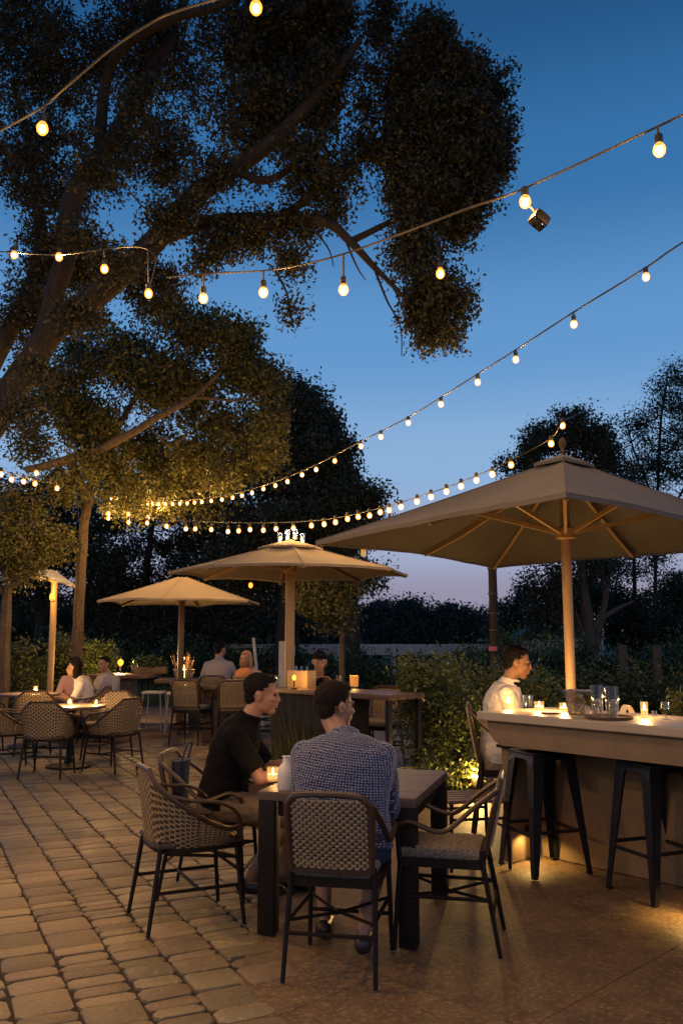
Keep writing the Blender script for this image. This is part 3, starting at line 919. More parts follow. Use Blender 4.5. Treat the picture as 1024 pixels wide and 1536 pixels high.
# ------------------------------------------------------------------ umbrellas
def umbrella(name, label, loc, rz, corners, zr, zp, lift=None, sag=.05, pole_r=.045, ribs_mid=True, hub=True, vent=.12, mat='canvas', pole='wood', finial=True, square=False):
    """corners: (angle deg, radius) of rim corners; local frame with the pole at the origin"""
    t = thing(name, label, 'umbrella', loc, rz)
    H = zp
    p = MB()
    if square:
        p.box((0, 0, (H - .05) / 2), (pole_r * 2, pole_r * 2, H - .05), bev=.008)
    else:
        p.tube([(0, 0, 0), (0, 0, H - .05)], pole_r, 14)
    p.build('pole', pole, t)
    cn = [Vector((math.cos(R(a)) * r, math.sin(R(a)) * r, zr)) for a, r in corners]
    for i, dz in (lift or {}).items():
        cn[i].z += dz
    n = len(cn)
    NS, NT = 14, 14

    def surf(i, s, q):
        a, b_ = cn[i], cn[(i + 1) % n]
        rim = a.lerp(b_, s)
        inw = 4 * s * (1 - s)
        rim = rim * 1.0
        rim.x *= 1 - .045 * inw
        rim.y *= 1 - .045 * inw
        rim.z += .012 * inw
        v = Vector((rim.x * q, rim.y * q, zp + (rim.z - zp) * (q ** .93)))
        v.z -= sag * inw * q * (1 - q) * 4 * .6 - .012 * inw * q
        v.z += q * (1 - abs(2 * s - 1) ** 4) * (.012 * mnoise.noise(Vector((v.x * 2.2, v.y * 2.2, 3.1 + H))) + .007 * mnoise.noise(Vector((v.x * 6, v.y * 6, H))))
        return v
    cm = MB()
    for lay, dz in ((0, 0), (1, -.006)):
        for i in range(n):
            vs = [surf(i, s / NS, .06 + .94 * q / NT) + Vector((0, 0, dz)) for s in range(NS + 1) for q in range(NT + 1)]
            fs = [(s * (NT + 1) + q, (s + 1) * (NT + 1) + q, (s + 1) * (NT + 1) + q + 1, s * (NT + 1) + q + 1) for s in range(NS) for q in range(NT)]
            cm.add(vs, fs)
    for i in range(n):
        cm.tube([surf(i, 0, q / 12) + Vector((0, 0, .002)) for q in range(1, 13)], .0045, 5)
    # hem joining both layers
    for i in range(n):
        vs = []
        for s in range(NS + 1):
            a = surf(i, s / NS, 1.0)
            vs += [a + Vector((0, 0, .002)), a + Vector((0, 0, -.028))]
        cm.add(vs, [(2 * s, 2 * s + 1, 2 * s + 3, 2 * s + 2) for s in range(NS)])
    c = cm.build('canopy', mat, t, angle=22)
    if vent:
        vm = MB()
        for i in range(n):
            a, b_ = cn[i], cn[(i + 1) % n]
            vs = []
            for s in range(7):
                rim = a.lerp(b_, s / 6)
                for q in (0, .5, 1, 1.02):
                    k = q * vent
                    z = zp + .022 + (zr - zp) * k * .96 - (.022 if q == 1.02 else 0)
                    vs.append(Vector((rim.x * k, rim.y * k, z)))
            vm.add(vs, [(s * 4 + q, s * 4 + 4 + q, s * 4 + 5 + q, s * 4 + 1 + q) for s in range(6) for q in range(3)])
        vm.build('vent', mat, c, angle=20)
    if finial:
        fm = MB()
        fm.lathe([(.014, zp - .05), (.014, zp + .03), (.024, zp + .04), (.012, zp + .055), (.024, zp + .08), (.030, zp + .105), (.02, zp + .135), (.0, zp + .145)], n=12)
        fm.build('finial', 'bark_p', t)
    hz_ = zr + (zp - zr) * .12
    if hub:
        hm = MB()
        hm.lathe([(pole_r + .004, hz_ - .05), (pole_r + .035, hz_ - .04), (pole_r + .035, hz_ + .03), (pole_r + .004, hz_ + .05)], n=16)
        hm.build('hub', pole, t)
    tips = []
    for i in range(n):
        tips.append((i, 0.0))
        if ribs_mid:
            tips.append((i, 0.5))
    for i, s in tips:
        rb = MB()
        pts = [surf(i, s, q) + Vector((0, 0, -.03)) for q in (.04, .35, .7, .985)]
        for a, b_ in zip(pts[:-1], pts[1:]):
            rb.bar(a, b_, .026, .036)
        rb.build('rib', pole, t, smooth=False)
        st = MB()
        e = surf(i, s, .48) + Vector((0, 0, -.045))
        dr = Vector((e.x, e.y, 0)).normalized()
        st.bar(dr * (pole_r + .02) + Vector((0, 0, hz_)), e, .022, .030)
        st.build('strut', pole, t, smooth=False)
    return t


RU = Vector((1.65, 6.5, 0))
umbrella('patio_umbrella', 'big square tan umbrella on a pale wooden pole over the bar at right', RU, 0,
         [(3, 1.95), (95, 2.1), (184, 1.84), (256, 2.10)], 2.18, 2.83, lift={3: .05}, pole_r=.036)
MU = Vector((at(434, 1020, 11.2).x, 11.2, 0))
umbrella('patio_umbrella', 'middle tan umbrella with a crown of lights behind the two seated men', MU, R(9),
         [(i * 45, 1.52) for i in range(8)], 2.29, 2.70, ribs_mid=False, pole_r=.055, square=True, vent=.27, finial=False, mat='canvas_lit')
LU = Vector((on(268, 1101).x, on(268, 1101).y, 0))
umbrella('patio_umbrella', 'smallest tan umbrella on a thin pole at the left of the terrace', LU, R(20),
         [(i * 60 + 8, 1.33) for i in range(6)], 2.04, 2.47, ribs_mid=False, pole_r=.042, square=True, vent=0, finial=False, pole='wood_d', mat='canvas_lit')
FU = Vector((at(79, 950, 15.5).x, 15.5, 0))
umbrella('patio_umbrella', 'pale blue-white umbrella far away at the left with a lit post', FU, R(12),
         [(40, .42), (140, 1.0), (220, 1.0), (320, .42)], 2.46, 2.66, lift={0: -.06, 3: -.06, 1: .14, 2: .14}, pole_r=.055, vent=0, finial=False, mat='canvas_w')


# ------------------------------------------------------------------ string lights
def string_lights(label, path, bulbs, rr=.030, cable='cable', cr_=.006, power=3.0, drop=.02, k=7, scale=None, light_every=1):
    """path: (px,py,d) along the cable. bulbs: (px,py) of glowing bulb, hung from the cable point above them"""
    t = thing('string_lights', label, 'string lights', path[0] if isinstance(path[0], Vector) else at(*path[0]), 0, 'festoon strings over the terrace')
    B = Vector(t.location)
    pts = bez([p if isinstance(p, Vector) else at(*p) for p in path], k)
    cb = MB()
    cb.tube([p - B for p in pts], cr_, 6)
    cb.build('cable', cable, t)
    prev = None
    for i, bb in enumerate(bulbs):
        pw = 1.0
        if isinstance(bb[0], Vector):
            c, pw = bb
            best = min(pts, key=lambda p: (p - c).length)
        else:
            px, py = bb[0], bb[1]
            # depth of the cable nearest in picture x
            best = min([p for p in pts if p.y > 1], key=lambda p: abs(px - (512 + F * p.x / (p.y * math.cos(TILT) + (p.z - CAMZ) * math.sin(TILT)))))
            d = bb[2] if len(bb) > 2 else best.y
            c = at(px, py, d)
        r = rr
        top = Vector((best.x, best.y, best.z)) if (Vector((best.x - c.x, best.y - c.y, 0)).length < .25 and best.z > c.z) else c + Vector((0, 0, r * 2.6))
        # glass envelope (origin at the bulb)
        if prev is None:
            e = MB().lathe([(0, -r * 1.25), (r * .55, -r * 1.1), (r * .92, -r * .6), (r, -.05 * r), (r * .86, r * .5), (r * .5, r * 1.05), (r * .42, r * 1.3)], n=12)
            bo = e.build('bulb', 'bulb', t)
            so = MB().lathe([(r * .5, r * .95), (r * .62, r * 1.0), (r * .66, r * 2.3), (r * .45, r * 2.55), (r * .25, r * 2.6)], n=10).build('socket', 'socket', bo)
            MB().lathe([(0, -r * .9), (r * .45, -r * .68), (r * .58, -r * .15), (r * .4, r * .35), (0, r * .6)], n=10).build('filament', 'filament', bo)
            prev = bo
        else:
            bo = prev.copy()
            COL.objects.link(bo)
            bo.parent = t
            for ch in prev.children:
                if ch.type == 'MESH' and ch.name.startswith(('socket', 'filament')):
                    s2 = ch.copy()
                    COL.objects.link(s2)
                    s2.parent = bo
        bo.location = c - B
        if (top - c).length > r * 2.7:
            MB().tube([Vector((0, 0, r * 2.5)), (Vector((0, 0, r * 2.5)) + (top - c)) / 2 + Vector((.0, 0, 0)), top - c], .0055, 6).build('drop_cord', cable, bo)
        lamp('bulb_light', (0, 0, -1.3 * r), power * pw, size=r * .3, parent=bo)
    return t


P1, P2, P3 = 8.0, 9.0, 3.0
UNSEEN_TAIL = [(Vector((-3.4, 5.2, 2.88)), 12), (Vector((-2.6, 3.4, 2.68)), 7), (Vector((-2.1, 1.8, 2.58)), 3), (Vector((-1.2, .4, 2.58)), 2.5), (Vector((.2, -.5, 2.58)), 1.5), (Vector((1.6, -.1, 2.68)), 1.5), (Vector((2.6, 1.4, 2.88)), 1.5)]  # unseen bulbs looping behind the camera, added to light the floor
string_lights('nearest string of lights sloping from the upper right edge into the oak, unseen tail added',
              [Vector((-4.75, 7.2, 3.6)), Vector((-3.4, 5.2, 3.0)), Vector((-2.6, 3.4, 2.8)), Vector((-2.1, 1.8, 2.7)), Vector((-1.2, .4, 2.7)), Vector((.2, -.5, 2.7)), Vector((1.6, -.1, 2.8)), Vector((2.6, 1.4, 3.0)), (1900, -150, 2.6), (1400, 20, 2.8), (1150, 118, 3.05), (1024, 172, 3.25), (985, 190, 3.3), (785, 283, 3.6), (700, 313, 3.75), (600, 351, 4.0), (515, 381, 4.2), (450, 398, 4.35), (395, 406, 4.5), (305, 411, 4.65), (250, 416, 4.8)],
              UNSEEN_TAIL + [(1330, 95), (988, 224), (787, 302), (515, 434), (395, 438), (305, 447)], rr=.0255, cable='cable_l', cr_=.005, power=P1)
string_lights('short string with four bulbs ending in a drooping cord inside the oak', [(-60, 372, 6.2), (22, 379, 6.0), (89, 382, 5.7), (157, 374, 5.4), (205, 370, 5.2), (230, 380, 5.1), (232, 400, 5.1), (226, 425, 5.1)],
              [(22, 382), (89, 385), (157, 403), (223, 440)], rr=.0255, power=P1, cr_=.005)
string_lights('thick cable with two bulbs crossing the top left corner, two more added unseen', [(-120, 270, 4.2), (-20, 208, 4.0), (60, 163, 3.8), (100, 130, 3.7), (165, 75, 3.6), (225, 35, 3.5), (270, 15, 3.5), (384, -22, 3.4), (600, -120, 3.1), (1000, -380, 2.6)],
              [(64, 192), (384, 11), (620, -100), (860, -240)], rr=.027, cable='cable_l', cr_=.0055, power=P1)  # last two bulbs hang out of view, added for light on the floor
S2 = [(968, 415), (860, 486), (773, 539), (716, 573), (661, 606), (612, 634), (571, 655), (541, 669), (502, 691), (474, 704), (453, 712), (431, 722), (413, 728), (395, 733), (378, 739), (363, 743), (349, 746), (333, 749), (317, 751), (303, 752.5), (292, 753.5), (281, 754.5), (270, 755), (259, 755.5), (248, 755.5), (238, 755.5), (229, 755), (221, 755), (213, 754.5), (204, 754), (196, 753), (189, 752)]
string_lights('long middle string of lights sweeping from the right edge down to the left',
              [(1500, 60, 4.8), (1250, 222, 5.2), (1024, 363, 6.0), (967, 402, 6.2), (860, 468, 6.7), (773, 525, 7.4), (716, 561, 8.0), (661, 596, 8.7), (612, 626, 9.4), (541, 662, 10.2), (474, 697, 11.2), (413, 722, 12.2), (349, 741, 13.2), (281, 750, 14.4), (229, 750.5, 15.3), (187, 747, 16)],
              [(1400, 145), (1180, 290)] + S2, rr=.028, power=P2, cr_=.007, k=9)
S3 = [(843, 638), (826, 665), (766, 697), (738, 711), (714, 720), (691, 729), (669, 737), (646, 745), (625, 752), (601, 760), (583, 765), (570, 768), (554, 773), (537, 775), (521, 778), (503, 783), (486, 786), (467, 788), (440, 792), (414, 793), (395, 795), (375, 794), (358, 796), (342, 797), (317, 794), (293, 793), (279, 793), (250, 789), (221, 784), (193, 783), (163, 777)]
string_lights('lowest string of lights, from behind the big umbrella over the middle one',
              [(885, 612, 25.5), (860, 624, 13), (843, 632, 9.0), (826, 657, 9.0), (766, 690, 9.2), (691, 723, 9.7), (625, 746, 10.2), (570, 762, 10.7), (503, 777, 11.3), (440, 783, 12), (375, 784, 12.6), (317, 783, 13), (250, 779, 13.5), (193, 770, 14), (160, 766, 14.3)],
              S3, rr=.032, power=P3, cr_=.006, k=8)
string_lights('clustered string of lights at the far left below the oak limb', [(-60, 700, 12), (0, 706, 12.2), (35, 715, 12.6), (60, 722, 13), (90, 726, 13.4), (130, 735, 14), (168, 742, 14.5)],
              [(2, 711), (18, 719), (36, 722), (53, 725), (86, 732), (55, 709), (167, 747)], rr=.036, power=10, cr_=.006)
string_lights('short string of hanging bulbs right of the stout lit trunk', [(150, 760, 14.2), (163, 757, 14.2), (193, 760, 14.2), (230, 766, 14.3)], [(163, 770), (193, 771), (222, 776, 14.3)], rr=.034, power=8, cr_=.005)

# bulb hanging alone in the oak's drooping branch, and the small flood lamp on the near string
t = thing('pendant_bulb', 'single warm bulb hanging alone in front of the drooping oak branch', 'light bulb', at(660, 410, 4.9))
r = .026
bo = MB().lathe([(0, -r * 1.25), (r * .55, -r * 1.1), (r * .92, -r * .6), (r, -.05 * r), (r * .86, r * .5), (r * .5, r * 1.05), (r * .42, r * 1.3)], n=14).build('bulb', 'bulb', t)
MB().lathe([(r * .46, r * 1.2), (r * .6, r * 1.3), (r * .6, r * 2.4), (r * .2, r * 2.7)], n=12).build('socket', 'socket', t)
top = at(640, 300, 7.9) - Vector(t.location)
MB().tube(bez([(0, 0, r * 2.6), (0, .02, .10), top * .5 + Vector((0, 0, .05)), top], 6), .004, 6).build('cord', 'cable', t)
MB().lathe([(0, -r * .9), (r * .45, -r * .68), (r * .58, -r * .15), (r * .4, r * .35), (0, r * .6)], n=10).build('filament', 'filament', bo)
lamp('bulb_light', (0, 0, -1.4 * r), P1, size=.008, parent=t)
fl = at(808, 330, 3.62)
t = thing('flood_lamp', 'small black flood lamp hooked to the near string beside a bulb', 'lamp', fl)
rt = Euler((R(-10), R(32), R(20)))
h = MB()
h.box((0, 0, 0), (.075, .06, .055), rt, bev=.010)
h.box(rt.to_matrix() @ Vector((0, 0, .034)), (.045, .036, .016), rt, bev=.005)
h.build('housing', 'metal_d', t)
MB().box(rt.to_matrix() @ Vector((0, 0, -.0295)), (.06, .046, .006), rt, bev=.002).build('lens', 'glass_d', t)
MB().tube(bez([(0, 0, .02), (-.03, 0, .055), (-.045, 0, .085), at(786, 284, 3.6) - fl], 5), .006, 8).build('bracket', 'metal_d', t)


# ------------------------------------------------------------------ woven surfaces
def weave(mb, S, nu, nv, fu=.82, fv=.62, amp=.0035, ml=0, mdk=1):
    """S(u,v)->Vector; light strands run along u, dark ones along v, passing over and under each other"""
    def frame(u, v):
        e = 1e-3
        p = S(u, v)
        a = (S(min(u + e, 1), v) - S(max(u - e, 0), v))
        b = (S(u, min(v + e, 1)) - S(u, max(v - e, 0)))
        nrm = a.cross(b)
        nrm.normalize()
        return p, a.normalized(), b.normalized(), nrm
    # precompute grid frames
    G = [[frame((i + .5) / nu, (j + .5) / nv) for j in range(nv)] for i in range(nu)]
    for j in range(nv):
        vs = []
        for i in range(nu):
            p, a, b, nn = G[i][j]
            hv = ((S((i + .5) / nu, min((j + 1) / nv, 1)) - S((i + .5) / nu, j / nv)).length) * fu / 2
            o = amp * (1 if (i + j) % 2 else -1)
            vs += [p + nn * o - b * hv, p + nn * (o * 1.9), p + nn * o + b * hv]
        fs = []
        for i in range(nu - 1):
            k = 3 * i
            fs += [(k, k + 3, k + 4, k + 1), (k + 1, k + 4, k + 5, k + 2)]
        mb.add(vs, fs, ml)
    for i in range(nu):
        vs = []
        for j in range(nv):
            p, a, b, nn = G[i][j]
            hu = ((S(min((i + 1) / nu, 1), (j + .5) / nv) - S(i / nu, (j + .5) / nv)).length) * fv / 2
            o = -amp * .8 * (1 if (i + j) % 2 else -1)
            vs += [p + nn * o - a * hu, p + nn * o + a * hu]
        mb.add(vs, [(2 * j, 2 * j + 2, 2 * j + 3, 2 * j + 1) for j in range(nv - 1)], mdk)


# ------------------------------------------------------------------ chairs (face +Y)
def armchair(name, label, group, light='wick_l', h=.80):
    """dining chair: rounded back frame with wicker panel, sloping arms, cushion, straight legs, stretchers"""
    t = thing(name, label, 'chair', group=group)
    W, D, SZ = .192, .195, .43

    def backp(x, z):
        k = (z - SZ) / (h - SZ)
        return Vector((x, -D - .015 - .085 * k, z))
    fr = MB()
    pth = [backp(-W + .012, SZ + .03), backp(-W, SZ + .2), backp(-W, h - .07), backp(-W + .018, h - .022), backp(-W + .06, h), backp(0, h + .006), backp(W - .06, h), backp(W - .018, h - .022), backp(W, h - .07), backp(W, SZ + .2), backp(W - .012, SZ + .03)]
    fr.tube(bez(pth, 4), .0155, 8, flat=1.0)
    fr.bar(backp(-W + .012, SZ + .035), backp(W - .012, SZ + .035), .022, .026)
    bf = fr.build('back_frame', 'wood_mid', t)
    pn = MB()
    weave(pn, lambda u, v: backp((u - .5) * 2 * (W - .013), SZ + .045 + v * (h - SZ - .06)) + Vector((0, .028 * (1 - (2 * u - 1) ** 2) * -.6, 0)), 21, 22, amp=.0058, fu=.8, fv=.5)
    pn.build('back_panel', [light, 'wick_d'], t, angle=60)
    sf = MB()
    for a, b in (((-W, -D, SZ - .02), (W, -D, SZ - .02)), ((-W, D, SZ - .02), (W, D, SZ - .02)), ((-W, -D, SZ - .02), (-W, D, SZ - .02)), ((W, -D, SZ - .02), (W, D, SZ - .02))):
        sf.bar(a, b, .028, .04)
    sf.build('seat_frame', 'metal_d', t, smooth=False)
    cu = MB()
    cu.box((0, .005, SZ + .022), (2 * W - .012, 2 * D + .01, .055), bev=.022)
    cu.build('seat', 'cushion', t)
    for s in (-1, 1):
        MB().tube([(s * W, D, SZ - .03), (s * (W + .006), D + .015, .22), (s * (W + .012), D + .03, 0)], [.0135, .012, .0105], 8).build('leg', 'metal_d', t)
        MB().tube([(s * (W - .004), -D - .012, SZ + .05), (s * W, -D - .012, SZ - .03), (s * (W + .008), -D - .05, .2), (s * (W + .014), -D - .085, 0)], [.014, .014, .012, .0105], 8).build('leg', 'metal_d', t)
        a = MB()
        a.tube(bez([backp(s * W, h - .035), Vector((s * (W + .022), -D + .03, h - .125)), Vector((s * (W + .04), -.02, h - .235)), Vector((s * (W + .04), D - .06, SZ + .175)), Vector((s * (W + .03), D + .0, SZ + .155)), Vector((s * (W + .01), D + .012, SZ + .12))], 5), .0165, 8, flat=.75)
        a.build('armrest', 'wood_mid', t)
        MB().tube([(s * (W + .01), D + .012, SZ + .13), (s * W, D + .004, SZ - .01)], .0125, 8).build('arm_post', 'metal_d', t)
    st = MB()
    st.tube([(-W, D + .02, .17), (W, D + .02, .17)], .0095, 6)
    st.tube([(-W, -D - .055, .20), (W, -D - .055, .20)], .0095, 6)
    for s in (-1, 1):
        st.tube([(s * W, D + .01, .25), (s * W, -D - .045, .25)], .0095, 6)
    st.tube(bez([(-W, D, .25), (-.03, .0, .235), (W * .0, -.03, .235), (W, D, .25)], 4), .008, 6)
    st.tube([(-W, -D - .04, .25), (0, -.03, .235), (W, -D - .04, .25)], .008, 6)
    st.build('stretcher', 'metal_d', t)
    return t


def tub_chair(name, label, group, light='wick_m', h=.80, nu=44):
    """wicker tub chair, shell wraps round the seat and sinks toward the front"""
    t = thing(name, label, 'chair', group=group)
    SZ = .45
    A = R(128)

    def rimz(th):
        c = (math.cos(th) + 1) / 2
        k = max(0, min(1, (abs(th) / A - .20) / .80))
        return SZ + .035 + (h - SZ - .035) * max(0.0, 1 - k) ** 1.55

    def S(u, v):
        th = (u - .5) * 2 * A
        bx, by = .215 * math.sin(th), -.215 * math.cos(th)
        # squarish plan
        q = (abs(math.sin(th)) ** 4 + abs(math.cos(th)) ** 4) ** .25
        bx, by = bx / q, by / q
        z = SZ - .05 + (rimz(th) - SZ + .05) * v
        out = 1 + .22 * v * (1 if by < 0 else .5)
        return Vector((bx * out, by * out, z))
    sh = MB()
    weave(sh, S, nu, 20, fu=.85, fv=.7, amp=.004)
    sh.build('shell', [light, 'wick_d'], t, angle=60)
    rm = MB()
    front = [S(0, 1), S(1, 1)]
    top = [S(i / 40, 1) + Vector((0, 0, .006)) for i in range(41)]
    curl0 = [Vector((top[0].x * .97, .215, SZ + .0)), Vector((top[0].x, top[0].y + .03, SZ + .05))]
    curl1 = [Vector((top[-1].x, top[-1].y + .03, SZ + .05)), Vector((top[-1].x * .97, .215, SZ + .0))]
    rm.tube(curl0 + top + curl1, .0145, 8, flat=.8)
    rm.build('rim', 'wood_mid', t)
    for sg in (-1, 1):
        a0 = S(.5 + sg * .20, 1)
        MB().tube(bez([a0, Vector((sg * .275, -.05, SZ + .205)), Vector((sg * .285, .08, SZ + .19)), Vector((sg * .265, .185, SZ + .12)), Vector((sg * .225, .225, SZ - .02))], 6), .0125, 8, flat=.8).build('armrest', 'wood_mid', t)
    se = MB()
    weave(se, lambda u, v: Vector(((u - .5) * .43, (v - .5) * .47 + .01, SZ + .012 * math.sin(PI * u) * math.sin(PI * v) - .03 * max(0, v - .93) * 10)), 24, 22, fu=.85, fv=.75, amp=.0035)
    se.box((0, .01, SZ - .022), (.43, .46, .028), bev=.006, mi=1)
    se.build('seat', [light, 'wick_d'], t, angle=60)
    ap = MB()
    ap.tube([S(i / 24, 0) for i in range(25)], .014, 6)
    ap.tube([S(0, 0), Vector((-.2, .235, SZ - .05)), Vector((.2, .235, SZ - .05)), S(1, 0)], .014, 6)
    ap.build('seat_frame', 'metal_d', t)
    for sx in (-1, 1):
        for sy, f in ((1, .03), (-1, .05)):
            MB().tube([(sx * .195, sy * .205, SZ - .04), (sx * .21, sy * (.21 + f * .5), .2), (sx * .225, sy * (.215 + f), 0)], [.0132, .0125, .011], 8).build('leg', 'metal_d', t)
    st = MB()
    for s in (-1, 1):
        st.tube([(s * .212, .225, .2), (s * .212, -.235, .2)], .0095, 6)
    st.tube([(-.212, 0, .2), (.212, 0, .2)], .0095, 6)
    st.tube([(-.21, .222, .27), (.21, .222, .27)], .0095, 6)
    st.build('stretcher', 'metal_d', t)
    return t


def facing(dx, dy):
    return math.atan2(dy, dx) - PI / 2


G1 = 'chairs round the table with the two seated men'
ac = armchair('armchair', 'brown framed wicker armchair seen from behind, under the man in the blue dotted shirt', G1)
AC_R = facing(.20, .98)
ac.location = (0, 4.36, 0)
ac.rotation_euler.z = AC_R
dup(ac, (.52, 4.69, 0), facing(-.975, .22), 'empty armchair with woven cushion, side-on at the right of the dark table')
t = thing('side_stool', 'low dark open-framed stool half hidden behind the right armchair', 'stool', (.86, 6.2, 0), R(12))
for sx in (-1, 1):
    for sy in (-1, 1):
        MB().tube([(sx * .19, sy * .19, .42), (sx * .20, sy * .20, 0)], [.014, .012], 8).build('leg', 'metal_d', t)
k = MB()
for i in range(5):
    k.box((0, -.16 + .08 * i, .43), (.42, .055, .022), bev=.004)
k.build('seat', 'wood_d', t)
k = MB()
for sx in (-1, 1):
    k.tube([(sx * .195, -.195, .25), (sx * .195, .195, .25)], .009, 6)
    k.tube([(-.195, sx * .195, .32), (.195, sx * .195, .32)], .009, 6)
k.build('stretcher', 'metal_d', t)
M1C = Vector((-.76, 5.53, 0))
dup(ac, M1C, facing(.97, -.1), 'chair under the man in the black polo shirt, mostly hidden by him')
tb = tub_chair('tub_chair', 'empty wicker tub chair in front of the black-shirted man, nearest on the left', G1)
tb.location = (-.83, 5.03, 0)
tb.rotation_euler.z = facing(.90, .43)
G2 = 'wicker tub chairs round the candlelit tables at left'
RT1, RT2 = on(107, 1058, .70), on(45, 1040, .72)
for x, y, fx, fy, lb in ((-.02, -.70, 0, 1, 'wicker tub chair with its back to us, nearest at the round candlelit table'),
                         (-.62, -.22, .8, .5, 'wicker tub chair at the left of the nearer round candlelit table'),
                         (.58, -.28, -.85, .5, 'wicker tub chair right of the nearer round table, side edge lit by candle'),
                         (.25, .72, -.2, -1, 'wicker tub chair behind the nearer candlelit table, facing us')):
    dup(tb, (RT1.x + x, RT1.y + y, 0), facing(fx, fy), lb, G2)
for x, y, fx, fy, lb in ((-.45, -.62, .4, 1, 'wicker tub chair cut by the left edge at the further candlelit table'),
                         (.30, -.68, -.35, 1, 'wicker tub chair with its back to us at the further candlelit table'),
                         (.80, .1, -1, .1, 'wicker tub chair at the right side of the further candlelit table')):
    dup(tb, (RT2.x + x, RT2.y + y, 0), facing(fx, fy), lb, G2)


def round_table(label, loc, r, h, group=None, top='tabletop'):
    t = thing('round_table', label, 'table', (loc.x, loc.y, 0), 0, group)
    MB().lathe([(r - .03, h - .035), (r, h - .028), (r, h - .008), (r - .006, h)], n=36).build('tabletop', top, t)
    MB().lathe([(.26, 0), (.26, .02), (.06, .05), (.035, .1), (.035, h - .1), (.1, h - .035)], n=18).build('pedestal', 'metal_d', t)
    return t


round_table('round wicker-side table lit by a candle, nearer one at left', RT1, .40, .70, 'round candlelit tables')
round_table('round candlelit table further back at the left edge', RT2, .42, .72, 'round candlelit tables')

# ------------------------------------------------------------------ main dark table
tt = thing('dining_table', 'dark square planked table the two men sit at', 'table', (.10, 5.12, 0), R(-16))
TW, TD, TH = .83, .98, .705
tm = MB()
for i in range(5):
    tm.box((0, -TD / 2 + TD / 5 * (i + .5), TH - .0225), (TW, TD / 5 - .003, .045), bev=.004)
tm.build('tabletop', 'tabletop', tt)
am = MB()
for s in (-1, 1):
    am.box((0, s * (TD / 2 - .05), TH - .085), (TW - .2, .025, .08))
    am.box((s * (TW / 2 - .05), 0, TH - .085), (.025, TD - .2, .08))
am.build('apron', 'metal_d', tt, smooth=False)
for sx in (-1, 1):
    for sy in (-1, 1):
        MB().box((sx * (TW / 2 - .047), sy * (TD / 2 - .047), (TH - .046) / 2), (.088, .088, TH - .046), bev=.004).build('leg', 'metal_d', tt)

# ------------------------------------------------------------------ bar at right (local x runs along the bar toward us)
BO = Vector((.91, 6.12, 0))
bar = thing('bar_counter', 'long stone-topped outdoor bar with a plastered front at the right', 'bar', BO, R(-49))
LN = 3.6
tp = MB()
tp.prism([(-.0, 0), (LN, 0), (LN, .70), (.10, .70)], .945, 1.0)
o = tp.build('counter_top', 'stone', bar, smooth=False)
md = o.modifiers.new('soft', 'BEVEL')
md.width = .008
md.segments = 2
ap = MB()
arc = [(.045 + .135 * (1 - math.cos(a)), .943 - .158 * math.sin(a)) for a in [PI / 2 * i / 8 for i in range(9)]]
poly = arc + [(LN - .02, .785), (LN - .02, .943)]
n = len(poly)
vs = [(x, .055, z) for x, z in poly] + [(x, .53, z) for x, z in poly]
ap.add(vs, [tuple(range(n - 1, -1, -1)), tuple(range(n, 2 * n))] + [(i, (i + 1) % n, n + (i + 1) % n, n + i) for i in range(n)])
ap.build('apron', 'plaster', bar, angle=30)
ps = MB()
ps.box((.055, .285, .392), (.07, .11, .784), bev=.004)
ps.build('post', 'plaster', bar)
wl = MB()
wl.box((LN / 2 + .05, .585, .472), (LN - .1, .08, .944), bev=.003)
wl.box((.055, .442, .392), (.045, .204, .784))
wl.build('bar_front', 'plaster', bar)
MB().box((.055, .21, .760), (.10, .04, .022), bev=.004).build('hook', 'metal_d', bar)


def step_light(label, loc, rz, power):
    t = thing('step_light', label, 'light', loc, rz, 'floor lights under the bar')
    MB().tube([(0, .03, 0), (0, .03, .24)], .007, 8).build('stake', 'metal_d', t)
    MB().lathe([(.012, .245), (.045, .235), (.050, .205), (.044, .205), (.04, .228), (0, .232)], n=16).build('hood', 'metal_d', t)
    MB().lathe([(0, .205), (.014, .208), (.016, .225), (0, .23)], n=10).build('lens', 'bulb', t)
    lamp('floor_lamp', (0, 0, .19), power, (1, .60, .17), .012, t, spot=(R(150), .5, (0, 0, 0)))
    return t


BM = Matrix.Rotation(R(-49), 4, 'Z')
step_light('small warm floor light at the foot of the bar post', BO + BM @ Vector((.17, .34, 0)), 0, 5)
step_light('small warm floor light under the bar near the right edge', BO + BM @ Vector((1.50, .03, 0)), 0, 7)


